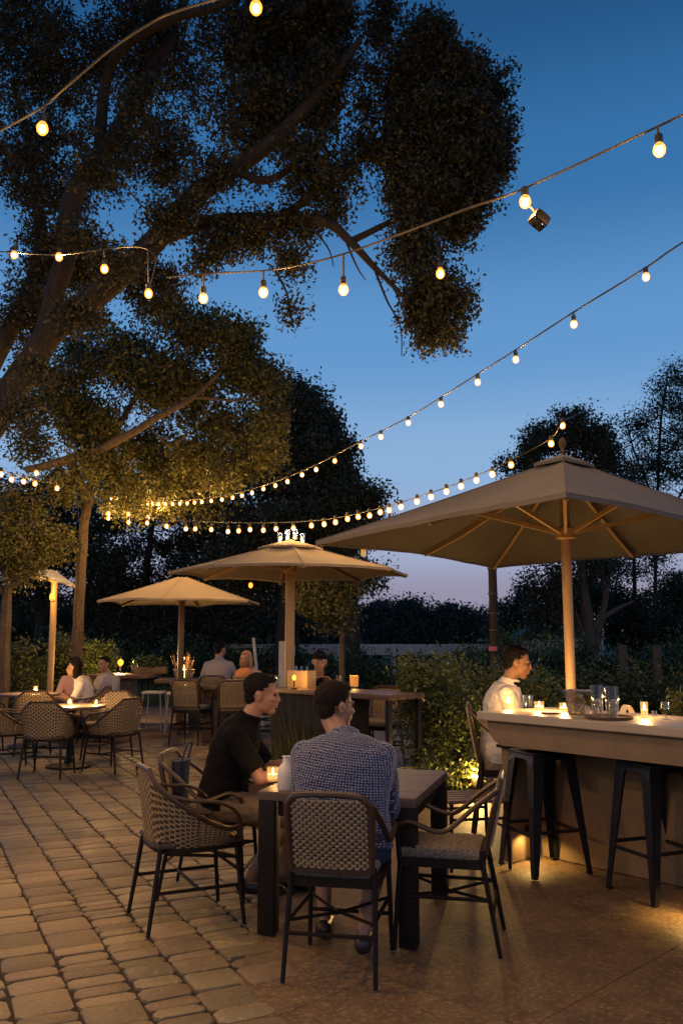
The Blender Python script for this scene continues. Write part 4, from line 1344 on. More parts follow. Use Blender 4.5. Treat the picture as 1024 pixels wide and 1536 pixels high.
def bar_stool(label, loc, rz):
    """black pressed-metal stool: square seat with rolled skirt, four splayed angle legs, footrest ring"""
    t = thing('bar_stool', label, 'stool', loc, rz, 'black metal stools under the bar')
    H, a, f = .755, .155, .215
    s = MB()
    s.box((0, 0, H - .010), (a * 2, a * 2, .022), bev=.009)
    for ax in (0, 1):
        for sg in (-1, 1):
            # skirt with an arched lower edge
            q = []
            for i in range(13):
                x = -a + .004 + (2 * a - .008) * i / 12
                low = H - .095 + .05 * (1 - abs(2 * i / 12 - 1) ** 3)
                q.append((x, H - .018, low))
            vs = []
            for x, z1, z0 in q:
                for z, o_ in ((z1, a - .003), (z0, a + .010 * (H - z0) / .1)):
                    vs.append((x, sg * o_, z) if ax == 0 else (sg * o_, x, z))
            m2 = len(vs)
            vs += [((p[0], p[1] - sg * .004, p[2]) if ax == 0 else (p[0] - sg * .004, p[1], p[2])) for p in vs]
            fs = [(2 * i, 2 * i + 1, 2 * i + 3, 2 * i + 2) for i in range(12)] + [(m2 + 2 * i, m2 + 2 * i + 2, m2 + 2 * i + 3, m2 + 2 * i + 1) for i in range(12)]
            fs += [(2 * i + 1, m2 + 2 * i + 1, m2 + 2 * i + 3, 2 * i + 3) for i in range(12)]
            s.add(vs, fs)
    s.build('seat', 'metal_b', t)
    MB().lathe([(.03, H + .0012), (.028, H + .002), (0, H + .002)], n=16).build('grip_hole', 'metal_d', t)
    for sx in (-1, 1):
        for sy in (-1, 1):
            lg = MB()
            w0, w1 = .084, .036
            tp_, bt_ = Vector((sx * (a - .001), sy * (a - .001), H - .02)), Vector((sx * f, sy * f, .012))
            for dx, dy in ((1, 0), (0, 1)):
                q = []
                for p, w_ in ((tp_, w0), (bt_, w1)):
                    i = Vector((-sx * dx, -sy * dy, 0)) * w_
                    nn = Vector((-sx * dy, -sy * dx, 0)) * .004
                    q += [p, p + i, p + i + nn, p + nn]
                lg.add(q, [(0, 1, 5, 4), (1, 2, 6, 5), (2, 3, 7, 6), (3, 0, 4, 7), (3, 2, 1, 0), (4, 5, 6, 7)])
            l_ = lg.build('leg', 'metal_b', t, smooth=False)
            MB().box((sx * (f - .014), sy * (f - .014), .006), (.034, .034, .012), bev=.003).build('rubber_foot', 'metal_d', l_)
    k = (.25 - .012) / (H - .032)
    e = f + (a - f) * k
    for (ax, sg) in ((0, 1), (0, -1), (1, 1), (1, -1)):
        z = .25 if ax else .27
        p0 = (-e, sg * (e - .006), z) if ax == 0 else (sg * (e - .006), -e, z)
        p1 = (e, sg * (e - .006), z) if ax == 0 else (sg * (e - .006), e, z)
        MB().bar(p0, p1, .006, .022).build('footrest', 'metal_b', t, smooth=False)
    return t


bar_stool('black metal bar stool by the bar post, left of the two', (1.323, 6.05, 0), math.atan2(-.41, .15) + PI / 2)
bar_stool('black metal bar stool near the right edge of the picture', (1.875, 5.50, 0), math.atan2(-.43, .168) + PI / 2)


# ------------------------------------------------------------------ things on the bar
def candle_jar(label, loc, r=.035, h=.08, power=1.2, group=None, cat='candle'):
    t = thing('candle_jar', label, cat, loc, 0, group)
    MB().lathe([(r * .85, .0), (r, .01), (r * 1.05, h), (r * .98, h), (r * .93, .012), (0, .012)], n=18).build('jar', 'jar', t)
    MB().lathe([(r * .88, .014), (r * .88, h * .5), (r * .3, h * .52), (0, h * .5)], n=16).build('wax', 'wax', t)
    MB().lathe([(.002, h * .52), (.006, h * .62), (.0045, h * .78), (0, h * .98)], n=8).build('flame', 'flame', t)
    lamp('candle_light', (0, 0, h * 1.08), power, (1, .52, .17), .008, t)
    return t


def tumbler(label, loc, r=.04, h=.11, name='tumbler', mat='glass', ice=0, group=None):
    t = thing(name, label, 'glass', loc, 0, group)
    MB().lathe([(r * .82, 0), (r, h), (r * .95, h), (r * .78, .012), (0, .012)], n=20).build('glass', mat, t)
    if ice:
        for i in range(ice):
            e = Euler((random.random() * 3, random.random() * 3, random.random() * 3))
            MB().box((random.uniform(-.3, .3) * r, random.uniform(-.3, .3) * r, .035 + i * .62 * (h - .06) / ice), (r * .75, r * .7, r * .7), e, bev=.004).build('ice_cube', 'ice', t)
    return t


BZ = 1.0
G3 = 'candles on the right bar'
candle_jar('bright pillar candle glass at the far left end of the bar', on(762, 1062, BZ), .04, .085, 3.5, G3)
tumbler('plain glass tumbler just right of the pillar candle at the bar end', on(790, 1061, BZ), .047, .085)
candle_jar('small white candle jar standing alone on the bar', on(808, 1066, BZ), .033, .062, 6, G3)
candle_jar('small candle jar touching the glass ice bucket', on(846, 1068, BZ), .033, .06, 6, G3)
t = thing('ice_bucket', 'square glass ice bucket at the foot of the umbrella pole', 'bucket', on(868, 1072, BZ), R(-35))
bk = MB()
for z0, z1, w0, w1 in ((0, .155, .052, .072),):
    q = [(-w0, -w0, z0), (w0, -w0, z0), (w0, w0, z0), (-w0, w0, z0), (-w1, -w1, z1), (w1, -w1, z1), (w1, w1, z1), (-w1, w1, z1)]
    bk.add(q, [(0, 1, 2, 3), (0, 4, 5, 1), (1, 5, 6, 2), (2, 6, 7, 3), (3, 7, 4, 0)])
bk.build('bucket', 'glass_d', t, smooth=False)
rm = MB()
for a, b in (((-1, -1), (1, -1)), ((1, -1), (1, 1)), ((1, 1), (-1, 1)), ((-1, 1), (-1, -1))):
    rm.tube([(a[0] * .073, a[1] * .073, .155), (b[0] * .073, b[1] * .073, .155)], .0035, 6)
rm.build('rim', 'steel', t)
for i in range(7):
    MB().box((random.uniform(-.025, .025), random.uniform(-.025, .025), .02 + .016 * i), (.035, .033, .03), Euler((random.random() * 3, random.random() * 3, 0)), bev=.004).build('ice_cube', 'ice', t)
G4 = 'tall glasses on a tray'
t = thing('serving_tray', 'dark round tray carrying the tall glasses on the bar', 'tray', on(912, 1078, BZ), 0)
MB().lathe([(.13, 0), (.145, .004), (.15, .018), (.143, .018), (.137, .007), (0, .007)], n=30).build('tray', 'wood_d', t)
tz = BZ + .008
tumbler('tall ice-filled glass, left of the pair on the tray', on(896, 1074, tz), .042, .19, 'tall_glass', ice=3, group=G4)
tumbler('tall ice-filled glass, right of the pair on the tray', on(918, 1078, tz), .044, .19, 'tall_glass', ice=5, group=G4)
t = thing('napkin', 'folded pale napkin arched on the bar right of the tall glasses', 'napkin', on(940, 1074, BZ), R(20))
nv = MB()
for dz in (0, .004):
    pr = [(-.045 + .09 * i / 10, .065 * math.sin(PI * i / 10) + dz) for i in range(11)]
    nv.add([(x, y, z) for x, z in pr for y in (-.03, .03)], [(2 * i, 2 * i + 1, 2 * i + 3, 2 * i + 2) for i in range(10)])
nv.build('cloth', 'white_cloth', t)
candle_jar('slim tall tealight glass on the bar toward the right edge', on(966, 1076, BZ), .022, .095, 5, G3)
t = thing('stem_glass', 'small stemmed glass at the right end of the bar', 'glass', on(998, 1079, BZ))
MB().lathe([(.03, 0), (.03, .004), (.005, .008), (.004, .06), (.024, .064), (.027, .105), (.024, .105), (.021, .068), (0, .068)], n=18).build('glass', 'glass', t)
for px, py, rr_, hh, lb in ((950, 1077, .018, .03, 'tiny shot glass between the napkin and the slim tealight'), (981, 1077, .016, .045, 'tiny shot glass between the slim tealight and the stemmed glass')):
    tumbler(lb, on(px, py, BZ), rr_, hh, 'shot_glass')
t = thing('saucer', 'flat white saucer in front of the small candle jars on the bar', 'plate', on(825, 1070, BZ))
MB().lathe([(.04, 0), (.075, .008), (.073, .011), (.038, .004), (0, .004)], n=24).build('dish', 'white', t)
bush('potted_herb', 'low leafy herb growing just behind the bar glasses', (2.35, 6.35, 0), [(Vector((2.42, 6.35, 1.0)), (.2, .12, .12), 30), (Vector((2.4, 6.35, .6)), (.16, .1, .35), 24)], 'leaf_b', .035, 50, .05, cat='plant')

# ------------------------------------------------------------------ things on the men's table
t = thing('carafe', 'white ceramic carafe on the table between the two men', 'jug', on(430, 1184, TH))
MB().lathe([(.045, 0), (.05, .01), (.05, .085), (.042, .115), (.022, .14), (.020, .165), (.024, .17), (.018, .17), (.014, .15), (0, .15)], n=24).build('body', 'white', t)
q = on(407, 1176, TH)
candle_jar('amber candle glass glowing under the arm of the man in black', (q.x - .0, q.y + .10, TH), .032, .075, .8)

t = thing('tote_bag', 'small navy bag hanging behind the man in the black polo shirt', 'bag', (-.975, 5.56, .46), facing(.97, -.1))
k = MB()
pr = [(.075, 0), (.085, .02), (.10, .22), (.112, .30)]
k.loft([(Vector((0, 0, z)), Vector((w_, 0, 0)), Vector((0, .035 + .05 * z, 0))) for w_, z in pr], 20)
k.build('body', 'navy', t)
k = MB()
k.tube(bez([(-.07, .02, .29), (-.055, .05, .39), (.055, .05, .39), (.07, .02, .29)], 6), .006, 6)
k.build('strap', 'navy', t)

# ------------------------------------------------------------------ ground spotlight
q = on(704, 1185)
t = thing('garden_spotlight', 'small garden spotlight glaring at the foot of the leafy bush', 'light', (q.x, q.y - .35, 0))
MB().tube([(0, 0, 0), (0, 0, .08)], .008, 6).build('spike', 'metal_d', t)
MB().lathe([(.02, .08), (.045, .10), (.05, .17), (.046, .17), (.04, .11), (0, .105)], n=16).build('housing', 'metal_d', t)
MB().lathe([(.0, .20), (.03, .19), (.042, .165), (.03, .14), (0, .135)], n=14).build('lens', 'bulb', t)
lamp('spot_bulb', (0, -.06, .19), 34, (1, .60, .17), .03, t)

# ------------------------------------------------------------------ bar counter in the middle ground
A, B = on(398, 1031, .95), on(583, 1043, .95)
A.z = B.z = 0
ln = (B - A).length
mbx = thing('bar_counter', 'dark wooden bar counter in the middle ground with an open end at right', 'bar', A, math.atan2(B.y - A.y, B.x - A.x))
c = MB()
for i in range(4):
    c.box((ln / 2, .065 + .13 * i, .925), (ln, .127, .05), bev=.005)
c.build('counter_top', 'wood_d', mbx)
c = MB()
for i in range(8):
    c.box((.05 + (ln * .56) / 8 * (i + .5), .06, .45), (ln * .56 / 8 - .004, .03, .90), bev=.003)
c.box((.05, .27, .45), (.03, .40, .90))
c.box((ln * .6, .27, .45), (.03, .40, .90))
c.build('front_panel', 'bark', mbx)
for y in (.05, .47):
    MB().box((ln - .05, y, .45), (.05, .05, .90), bev=.003).build('leg', 'metal_d', mbx)
MB().bar((ln - .05, .07, .25), (ln - .05, .45, .25), .03, .03).build('stretcher', 'metal_d', mbx, smooth=False)

CT = .952


def up_on(px, d, z=CT):
    return Vector(((px - 512) / F * (d * math.cos(TILT) + (z - CAMZ) * math.sin(TILT)), d, z))


t = thing('lantern', 'orange glowing cup lantern on the wooden bar counter', 'lantern', on(531, 1030, CT))
MB().lathe([(.04, 0), (.045, .005), (.05, .12), (.045, .12), (.04, .012), (0, .012)], n=16).build('glass', 'amber', t)
MB().lathe([(.02, .012), (.02, .05), (0, .055)], n=12).build('wax', 'wax', t)
lamp('lantern_light', (0, 0, .14), 1.5, parent=t)
t = thing('serving_board', 'thin wooden board beside the orange cup lantern', 'board', on(514, 1032, CT), R(-30))
MB().box((0, 0, .012), (.20, .12, .02), bev=.004).build('board', 'wood', t)
t = thing('bar_caddy', 'pale lit wooden caddy standing on the bar counter right of the umbrella pole', 'caddy', (up_on(452, 9.9).x, 9.9, CT - .002), R(-40))
k = MB()
k.box((0, 0, .01), (.30, .14, .018))
for sy in (-1, 1):
    k.box((0, sy * .065, .10), (.30, .012, .165), bev=.003)
for sx in (-1, 1):
    k.box((sx * .145, 0, .10), (.012, .118, .165), bev=.003)
k.build('box', 'wood', t)
for i, x in enumerate((-.08, .0, .08)):
    MB().lathe([(.028, .02), (.03, .15), (.012, .19), (.012, .235), (0, .235)], c=(x, 0, 0), n=12).build('bottle', 'glass_d', t)
t = thing('table_lamp', 'little bright lamp on the bar counter by the caddy', 'lamp', up_on(441, 9.55))
MB().lathe([(.03, 0), (.032, .01), (.006, .02), (.006, .09)], n=12).build('stand', 'metal_d', t)
MB().lathe([(.012, .09), (.022, .11), (.02, .135), (0, .15)], n=12).build('bulb', 'bulb', t)
lamp('bulb_light', (0, 0, .12), 5, parent=t)
t = thing('bar_post', 'pale square post just left of the middle umbrella pole', 'post', (at(424, 1000, 12).x, 12, 0))
MB().box((0, 0, .72), (.10, .10, 1.44), bev=.006).build('shaft', 'white_p', t)
MB().box((.08, 0, 1.30), (.16, .08, .09), bev=.004).build('arm', 'white_p', t)
for px, lb in ((508, 'small clear glass on the counter left of the orange lantern'), (416, 'tall clear bottle glass on the counter left of the umbrella pole')):
    tumbler(lb, on(px, 1030, CT), .032, .12)
# crown of lamps on the middle umbrella: four glass cylinders round the peak
for i, dx in enumerate((-.13, -.04, .06, .15)):
    lb = ('leftmost', 'second', 'third', 'rightmost')[i]
    t = thing('candle_lamp', f'{lb} of the four lit glass lamps on the peak of the middle umbrella', 'lamp', (MU.x + dx, MU.y - .05 + .06 * (i % 2), 2.66 + (.055 if abs(dx) < .1 else .01)), 0, 'lamps on the umbrella peak')
    MB().lathe([(.030, 0), (.032, .13), (.028, .13), (.026, .01), (0, .01)], n=14).build('glass', 'glass', t)
    MB().lathe([(.012, .012), (.012, .04), (.005, .055), (.0, .09)], n=10).build('flame', 'flame', t)
    lamp('lamp_light', (0, 0, .14), 6, parent=t)
# hanging tag under the big umbrella's left tip
q = at(545, 826, 6.9)
t = thing('pendant_lamp', 'small dark lantern hanging under the left tip of the big umbrella', 'lamp', q)
MB().box((0, 0, .065), (.03, .03, .10), bev=.006).build('housing', 'metal_d', t)
MB().lathe([(.018, -.045), (.022, -.03), (.02, .012), (0, .016)], n=10).build('shade', 'jar', t)
MB().tube([(0, 0, .11), (0, 0, .16), (-.05, -.12, .245)], .003, 5).build('cord', 'cable', t)
# extra lamp below the middle umbrella, far behind
t = thing('pendant_bulb', 'tiny distant bulb glowing under the middle umbrella rim', 'light bulb', at(376, 878, 19))
MB().ell((0, 0, 0), (.045, .045, .06)).build('bulb', 'bulb', t)
MB().tube([(0, 0, .05), (0, 0, .13), (.1, 3.0, .6)], .006, 5).build('cord', 'cable', t)
lamp('bulb_light', (0, 0, 0), 4, parent=t)
# lamp on the far white umbrella's post
t = thing('post_lamp', 'bright lamp fixed where the ribs meet on the far white umbrella post', 'lamp', (FU.x, FU.y - .09, 2.20))
MB().lathe([(.02, -.09), (.045, -.06), (.05, .0), (.03, .045), (0, .05)], n=12).build('bulb', 'bulb', t)
MB().box((0, .025, -.07), (.05, .05, .03)).build('bracket', 'metal_d', t)
lamp('bulb_light', (0, -.30, .06), 16, parent=t)


# ------------------------------------------------------------------ back tables and what is on them
def high_table(label, loc, rz, size, h, group='tables at the back of the terrace'):
    t = thing('wooden_table', label, 'table', loc, rz, group)
    MB().box((0, 0, h - .03), (size[0], size[1], .06), bev=.008).build('tabletop', 'wood_d', t)
    MB().box((0, 0, (h - .062) / 2), (size[0] * .34, size[1] * .4, h - .062), bev=.01).build('base', 'wood_d', t)
    return t


high_table('block-based wooden table near the rounded shrub, with a lamp behind it', (-3.75, 15.6, 0), R(-6), (1.05, .8), .86)
high_table('dark wooden table behind the smallest umbrella pole with a candle basket', (-2.55, 15.2, 0), R(5), (1.1, .8), .80)
high_table('dark wooden table in front of the man in the pale shirt', (-1.85, 13.3, 0), R(4), (1.1, .7), .80)


def stool(label, loc, rz=0):
    t = thing('wire_stool', label, 'stool', loc, rz, 'pale wire stools at the back tables')
    MB().box((0, 0, .60), (.34, .34, .035), bev=.014).build('seat', 'white_cloth', t)
    for sx in (-1, 1):
        for sy in (-1, 1):
            MB().tube([(sx * .14, sy * .14, .585), (sx * .18, sy * .18, 0)], [.010, .009], 6).build('leg', 'white_p', t)
    f = MB()
    for a, b in (((-1, -1), (1, -1)), ((1, -1), (1, 1)), ((1, 1), (-1, 1)), ((-1, 1), (-1, -1))):
        f.tube([(a[0] * .167, a[1] * .167, .2), (b[0] * .167, b[1] * .167, .2)], .006, 5)
    f.build('footrest', 'white_p', t)
    return t


stool('pale wire stool left of the block table base', (-4.15, 14.95, 0), .2)
stool('pale wire stool just left of the smallest umbrella pole', (-3.05, 14.75, 0), -.1)
stool('pale wire stool hidden partly by the smallest umbrella pole', (-2.62, 14.45, 0), .15)
G5 = 'wicker armchairs at the back tables'
wa = armchair('armchair', 'light wicker chair right of the smallest umbrella pole, back towards us', G5)
wa.location = (-2.12, 12.9, 0)
wa.rotation_euler.z = facing(.25, 1)
wa.scale = (1.05, 1.05, 1.12)
dup(wa, (-1.52, 12.75, 0), facing(-.1, 1), 'light wicker chair between the smallest umbrella pole and the man in black')
dup(wa, (-1.1, 12.6, 0), facing(-.3, 1), 'light wicker chair showing behind the shoulder of the man in black')
dup(wa, (.42, 10.6, 0), facing(-.5, -1), 'wicker chair seen under the open end of the wooden bar counter')
dup(wa, (.12, 11.5, 0), facing(.4, -1), 'wicker chair further back beneath the wooden bar counter')
candle_jar('candle burning at the centre of the nearer round table', (RT1.x, RT1.y - .05, .70), .028, .075, 26, 'candles on the round tables')
candle_jar('little candle at the right rim of the nearer round table', (RT1.x + .28, RT1.y + .05, .70), .02, .06, 12, 'candles on the round tables')
candle_jar('candle burning on the further round table at left', (RT2.x + .08, RT2.y, .72), .03, .10, 26, 'candles on the round tables')
t = thing('candle_basket', 'wicker basket with a bright candle and dry stems behind the smallest umbrella pole', 'basket', (-2.62, 15.0, .80))
k = MB()
weave(k, lambda u, v: Vector((math.cos(u * 2 * PI) * (.13 + .05 * v), math.sin(u * 2 * PI) * (.13 + .05 * v), .16 * v)), 28, 8, amp=.004)
k.lathe([(0, .004), (.13, .004)], n=18, close=False)
k.build('basket', ['wick_l', 'wick_d'], t, angle=60)
k = MB()
for _ in range(40):
    a = random.uniform(0, 2 * PI)
    r_ = random.uniform(.02, .12)
    k.tube([(math.cos(a) * r_, math.sin(a) * r_, .03), (math.cos(a) * r_ * 2.2, math.sin(a) * r_ * 2.2, random.uniform(.22, .45))], .003, 4)
k.build('dry_stems', 'wood_d', t)
k = MB().lathe([(.02, .02), (.02, .16), (.003, .165), (.009, .185), (.006, .21), (0, .24)], n=10).build('flame', 'flame', t)
lamp('candle_light', (0, -.1, .34), 7, parent=t)
t = thing('table_lamp', 'yellow starry lamp behind the block table by the rounded shrub', 'lamp', (-3.95, 16.1, 0))
MB().tube([(0, 0, 0), (0, 0, 1.0)], .012, 6).build('stand', 'metal_d', t)
MB().lathe([(.02, .98), (.05, 1.02), (.05, 1.07), (.0, 1.11)], n=12).build('bulb', 'bulb', t)
lamp('bulb_light', (0, -.08, 1.06), 34, (1, .62, .2), parent=t)
t = thing('bread_basket', 'round basket heaped with orange cloth beside the blonde woman', 'basket', (-1.42, 13.15, .80))
k = MB()
weave(k, lambda u, v: Vector((math.cos(u * 2 * PI) * (.12 + .05 * v), math.sin(u * 2 * PI) * (.12 + .05 * v), .13 * v)), 26, 7, amp=.004)
k.build('basket', ['wick_l', 'wick_d'], t, angle=60)
MB().ell((0, 0, .14), (.14, .14, .11), n=16).build('cloth', 'pumpkin', t)
t = thing('plant_trough', 'dark planter with round leafy plants on the block table', 'planter', (-3.35, 15.75, .86))
MB().box((0, 0, .06), (.6, .22, .12), bev=.01).build('trough', 'wood_d', t)
cl = blob_points([(Vector((-3.35, 15.75, 1.03)), (.28, .13, .11), 40)])
idx = np.repeat(np.arange(len(cl)), 45)
leaf_mesh('foliage', cl[idx] + rng.normal(size=(len(idx), 3)) * .045, .5, .05, 'leaf_h', t, (-3.35, 15.75, .86))

# ------------------------------------------------------------------ fences, posts, far wall
t = thing('white_fence', 'long low white rail fence before the far dark trees', 'fence', (-3.2, 30, 0))
MB().box((4.0, 0, 1.07), (9.6, .05, .36), bev=.01).build('rail', 'white_p', t)
for i in range(6):
    MB().box((-.7 + 1.88 * i, -.08, .62), (.16, .10, 1.28), bev=.01).build('post', 'white_p', t)
t = thing('picket_fence', 'short dim picket fence between the leafy bush and the dark post', 'fence', (5.2, 27.5, 0))
k = MB()
for i in range(16):
    k.box((-1.0 + .15 * i, 0, .55 + .03 * math.sin(i * 5.)), (.05, .03, 1.1))
k.build('pickets', 'bark_p', t, smooth=False)
MB().box((.1, .03, .7), (2.4, .03, .07)).build('rail', 'bark_p', t)
t = thing('utility_post', 'dark rough wooden post rising from the hedge left of the big umbrella pole', 'post', (at(740, 950, 16).x, 16, 0))
MB().tube([(0, 0, 0), (.01, 0, 1.5), (0, 0, 3.1)], [.085, .08, .075], 12).build('shaft', 'bark', t)
for z in (1.6, 1.9, 2.25, 2.7):
    MB().lathe([(.088, z), (.088, z + .03)], n=12).build('band', 'cable_l', t)
t = thing('sign', 'tiny pink sign on the post behind the man in the pale jacket', 'sign', (at(738, 973, 15.8).x, 15.75, at(738, 973, 15.8).z))
MB().box((0, 0, 0), (.15, .02, .08), bev=.003).build('panel', 'red', t)
for px, lb in ((934, 'grey wooden fence post left of its twin by the overgrown hedge'), (985, 'grey wooden fence post nearer the right edge by the overgrown hedge')):
    t = thing('fence_post', lb, 'post', (at(px, 985, 19).x, 19, 0), R(8), 'grey fence posts')
    MB().box((0, 0, .65), (.14, .12, 1.30), bev=.012).build('shaft', 'bark_p', t)
    MB().prism([(-.075, -.065), (.075, -.065), (.075, .065), (-.075, .065)], 1.301, 1.325).build('cap', 'bark_p', t, smooth=False)
t = thing('garden_shed', 'low pale shed with a green rounded roof behind the big umbrella pole', 'shed', (at(838, 975, 28).x, 28.5, 0))
MB().box((0, 0, .72), (2.6, 1.6, 1.44)).build('wall', 'white_p', t, smooth=False)
rf = MB()
pr = [(-1.45 + 2.9 * i / 14, 1.445 + .5 * math.sin(PI * i / 14)) for i in range(15)]
rf.add([(x, y, z) for x, z in pr for y in (-.9, .9)], [(2 * i, 2 * i + 1, 2 * i + 3, 2 * i + 2) for i in range(14)] + [tuple(range(0, 30, 2)), tuple(range(29, 0, -2))])
rf.build('roof', 'leaf_h', t)
t = thing('leaning_plank', 'pale plank leaning over the hedge behind the blonde woman', 'plank', (at(386, 990, 15).x, 15, 0), 0)
MB().bar((.1, 0, 0), (-.08, .1, 1.48), .05, .025).build('plank', 'white_p', t, smooth=False)


# ------------------------------------------------------------------ people
def ik(a, b, l1, l2, pole):
    a, b, pole = Vector(a), Vector(b), Vector(pole)
    d = b - a
    L = min(d.length, (l1 + l2) * .995)
    dn = d.normalized()
    x = (l1 * l1 - l2 * l2 + L * L) / (2 * L)
    h = math.sqrt(max(l1 * l1 - x * x, 0))
    p = pole - dn * pole.dot(dn)
    p.normalize()
    return a + dn * x + p * h, a + dn * L


def fuse(mb, voxel, amp=0.0, freq=10.0, smooth=2):
    """one continuous skin round everything in mb"""
    me = mb.mesh('raw')
    o = bpy.data.objects.new('raw', me)
    COL.objects.link(o)
    m = o.modifiers.new('r', 'REMESH')
    m.mode = 'VOXEL'
    m.voxel_size = voxel
    s = o.modifiers.new('s', 'SMOOTH')
    s.factor = .5
    s.iterations = smooth
    dg = bpy.context.evaluated_depsgraph_get()
    out = bpy.data.meshes.new_from_object(o.evaluated_get(dg))
    bpy.data.objects.remove(o)
    bpy.data.meshes.remove(me)
    if amp:
        nr = [v.normal.copy() for v in out.vertices]
        for v, nn in zip(out.vertices, nr):
            p = v.co
            q = Vector((p.x * freq, p.y * freq, p.z * freq * 1.6))
            k = mnoise.noise(q) + .5 * mnoise.noise(q * 2.3)
            v.co = p + nn * (amp * k)
    at_ = out.attributes.new('cloth', 'FLOAT_VECTOR', 'POINT')
    cv = []
    for v in out.vertices:
        x, y, z = v.co
        cv += [math.atan2(x, .10 - y) * .21, z + .35 * max(0, y), 0.0]
    at_.data.foreach_set('vector', cv)
    out.polygons.foreach_set('use_smooth', [True] * len(out.polygons))
    out.materials.clear()
    return out


def hand(mb, wrist, direction, palm_n, side):
    """palm, four unequal bent fingers and a thumb leaving the side of the palm"""
    d = Vector(direction).normalized()
    nn = Vector(palm_n)
    nn = (nn - d * nn.dot(d)).normalized()
    s = d.cross(nn) * side
    m = Matrix((s, d, nn)).transposed()
    mb.ell(Vector(wrist) + d * .048, (.039, .052, .017), m)
    for i, (o, ln) in enumerate(((-.030, .062), (-.0105, .076), (.0095, .082), (.029, .072))):
        b0 = Vector(wrist) + d * .088 + s * o
        p1 = b0 + d * ln * .45 + s * o * .12 + nn * .002
        p2 = p1 + (d * .85 - nn * .5).normalized() * ln * .3
        p3 = p2 + (d * .5 - nn * .85).normalized() * ln * .25
        mb.caps([b0 - d * .02, b0, p1, p2, p3], [.0095, .0095, .009, .0082, .0072], 8)
    b0 = Vector(wrist) + d * .03 + s * .030
    mb.caps([b0, b0 + (s * .75 + d * .6).normalized() * .034, b0 + (s * .5 + d * .85 - nn * .2).normalized() * .064], [.0125, .0105, .0085], 8)


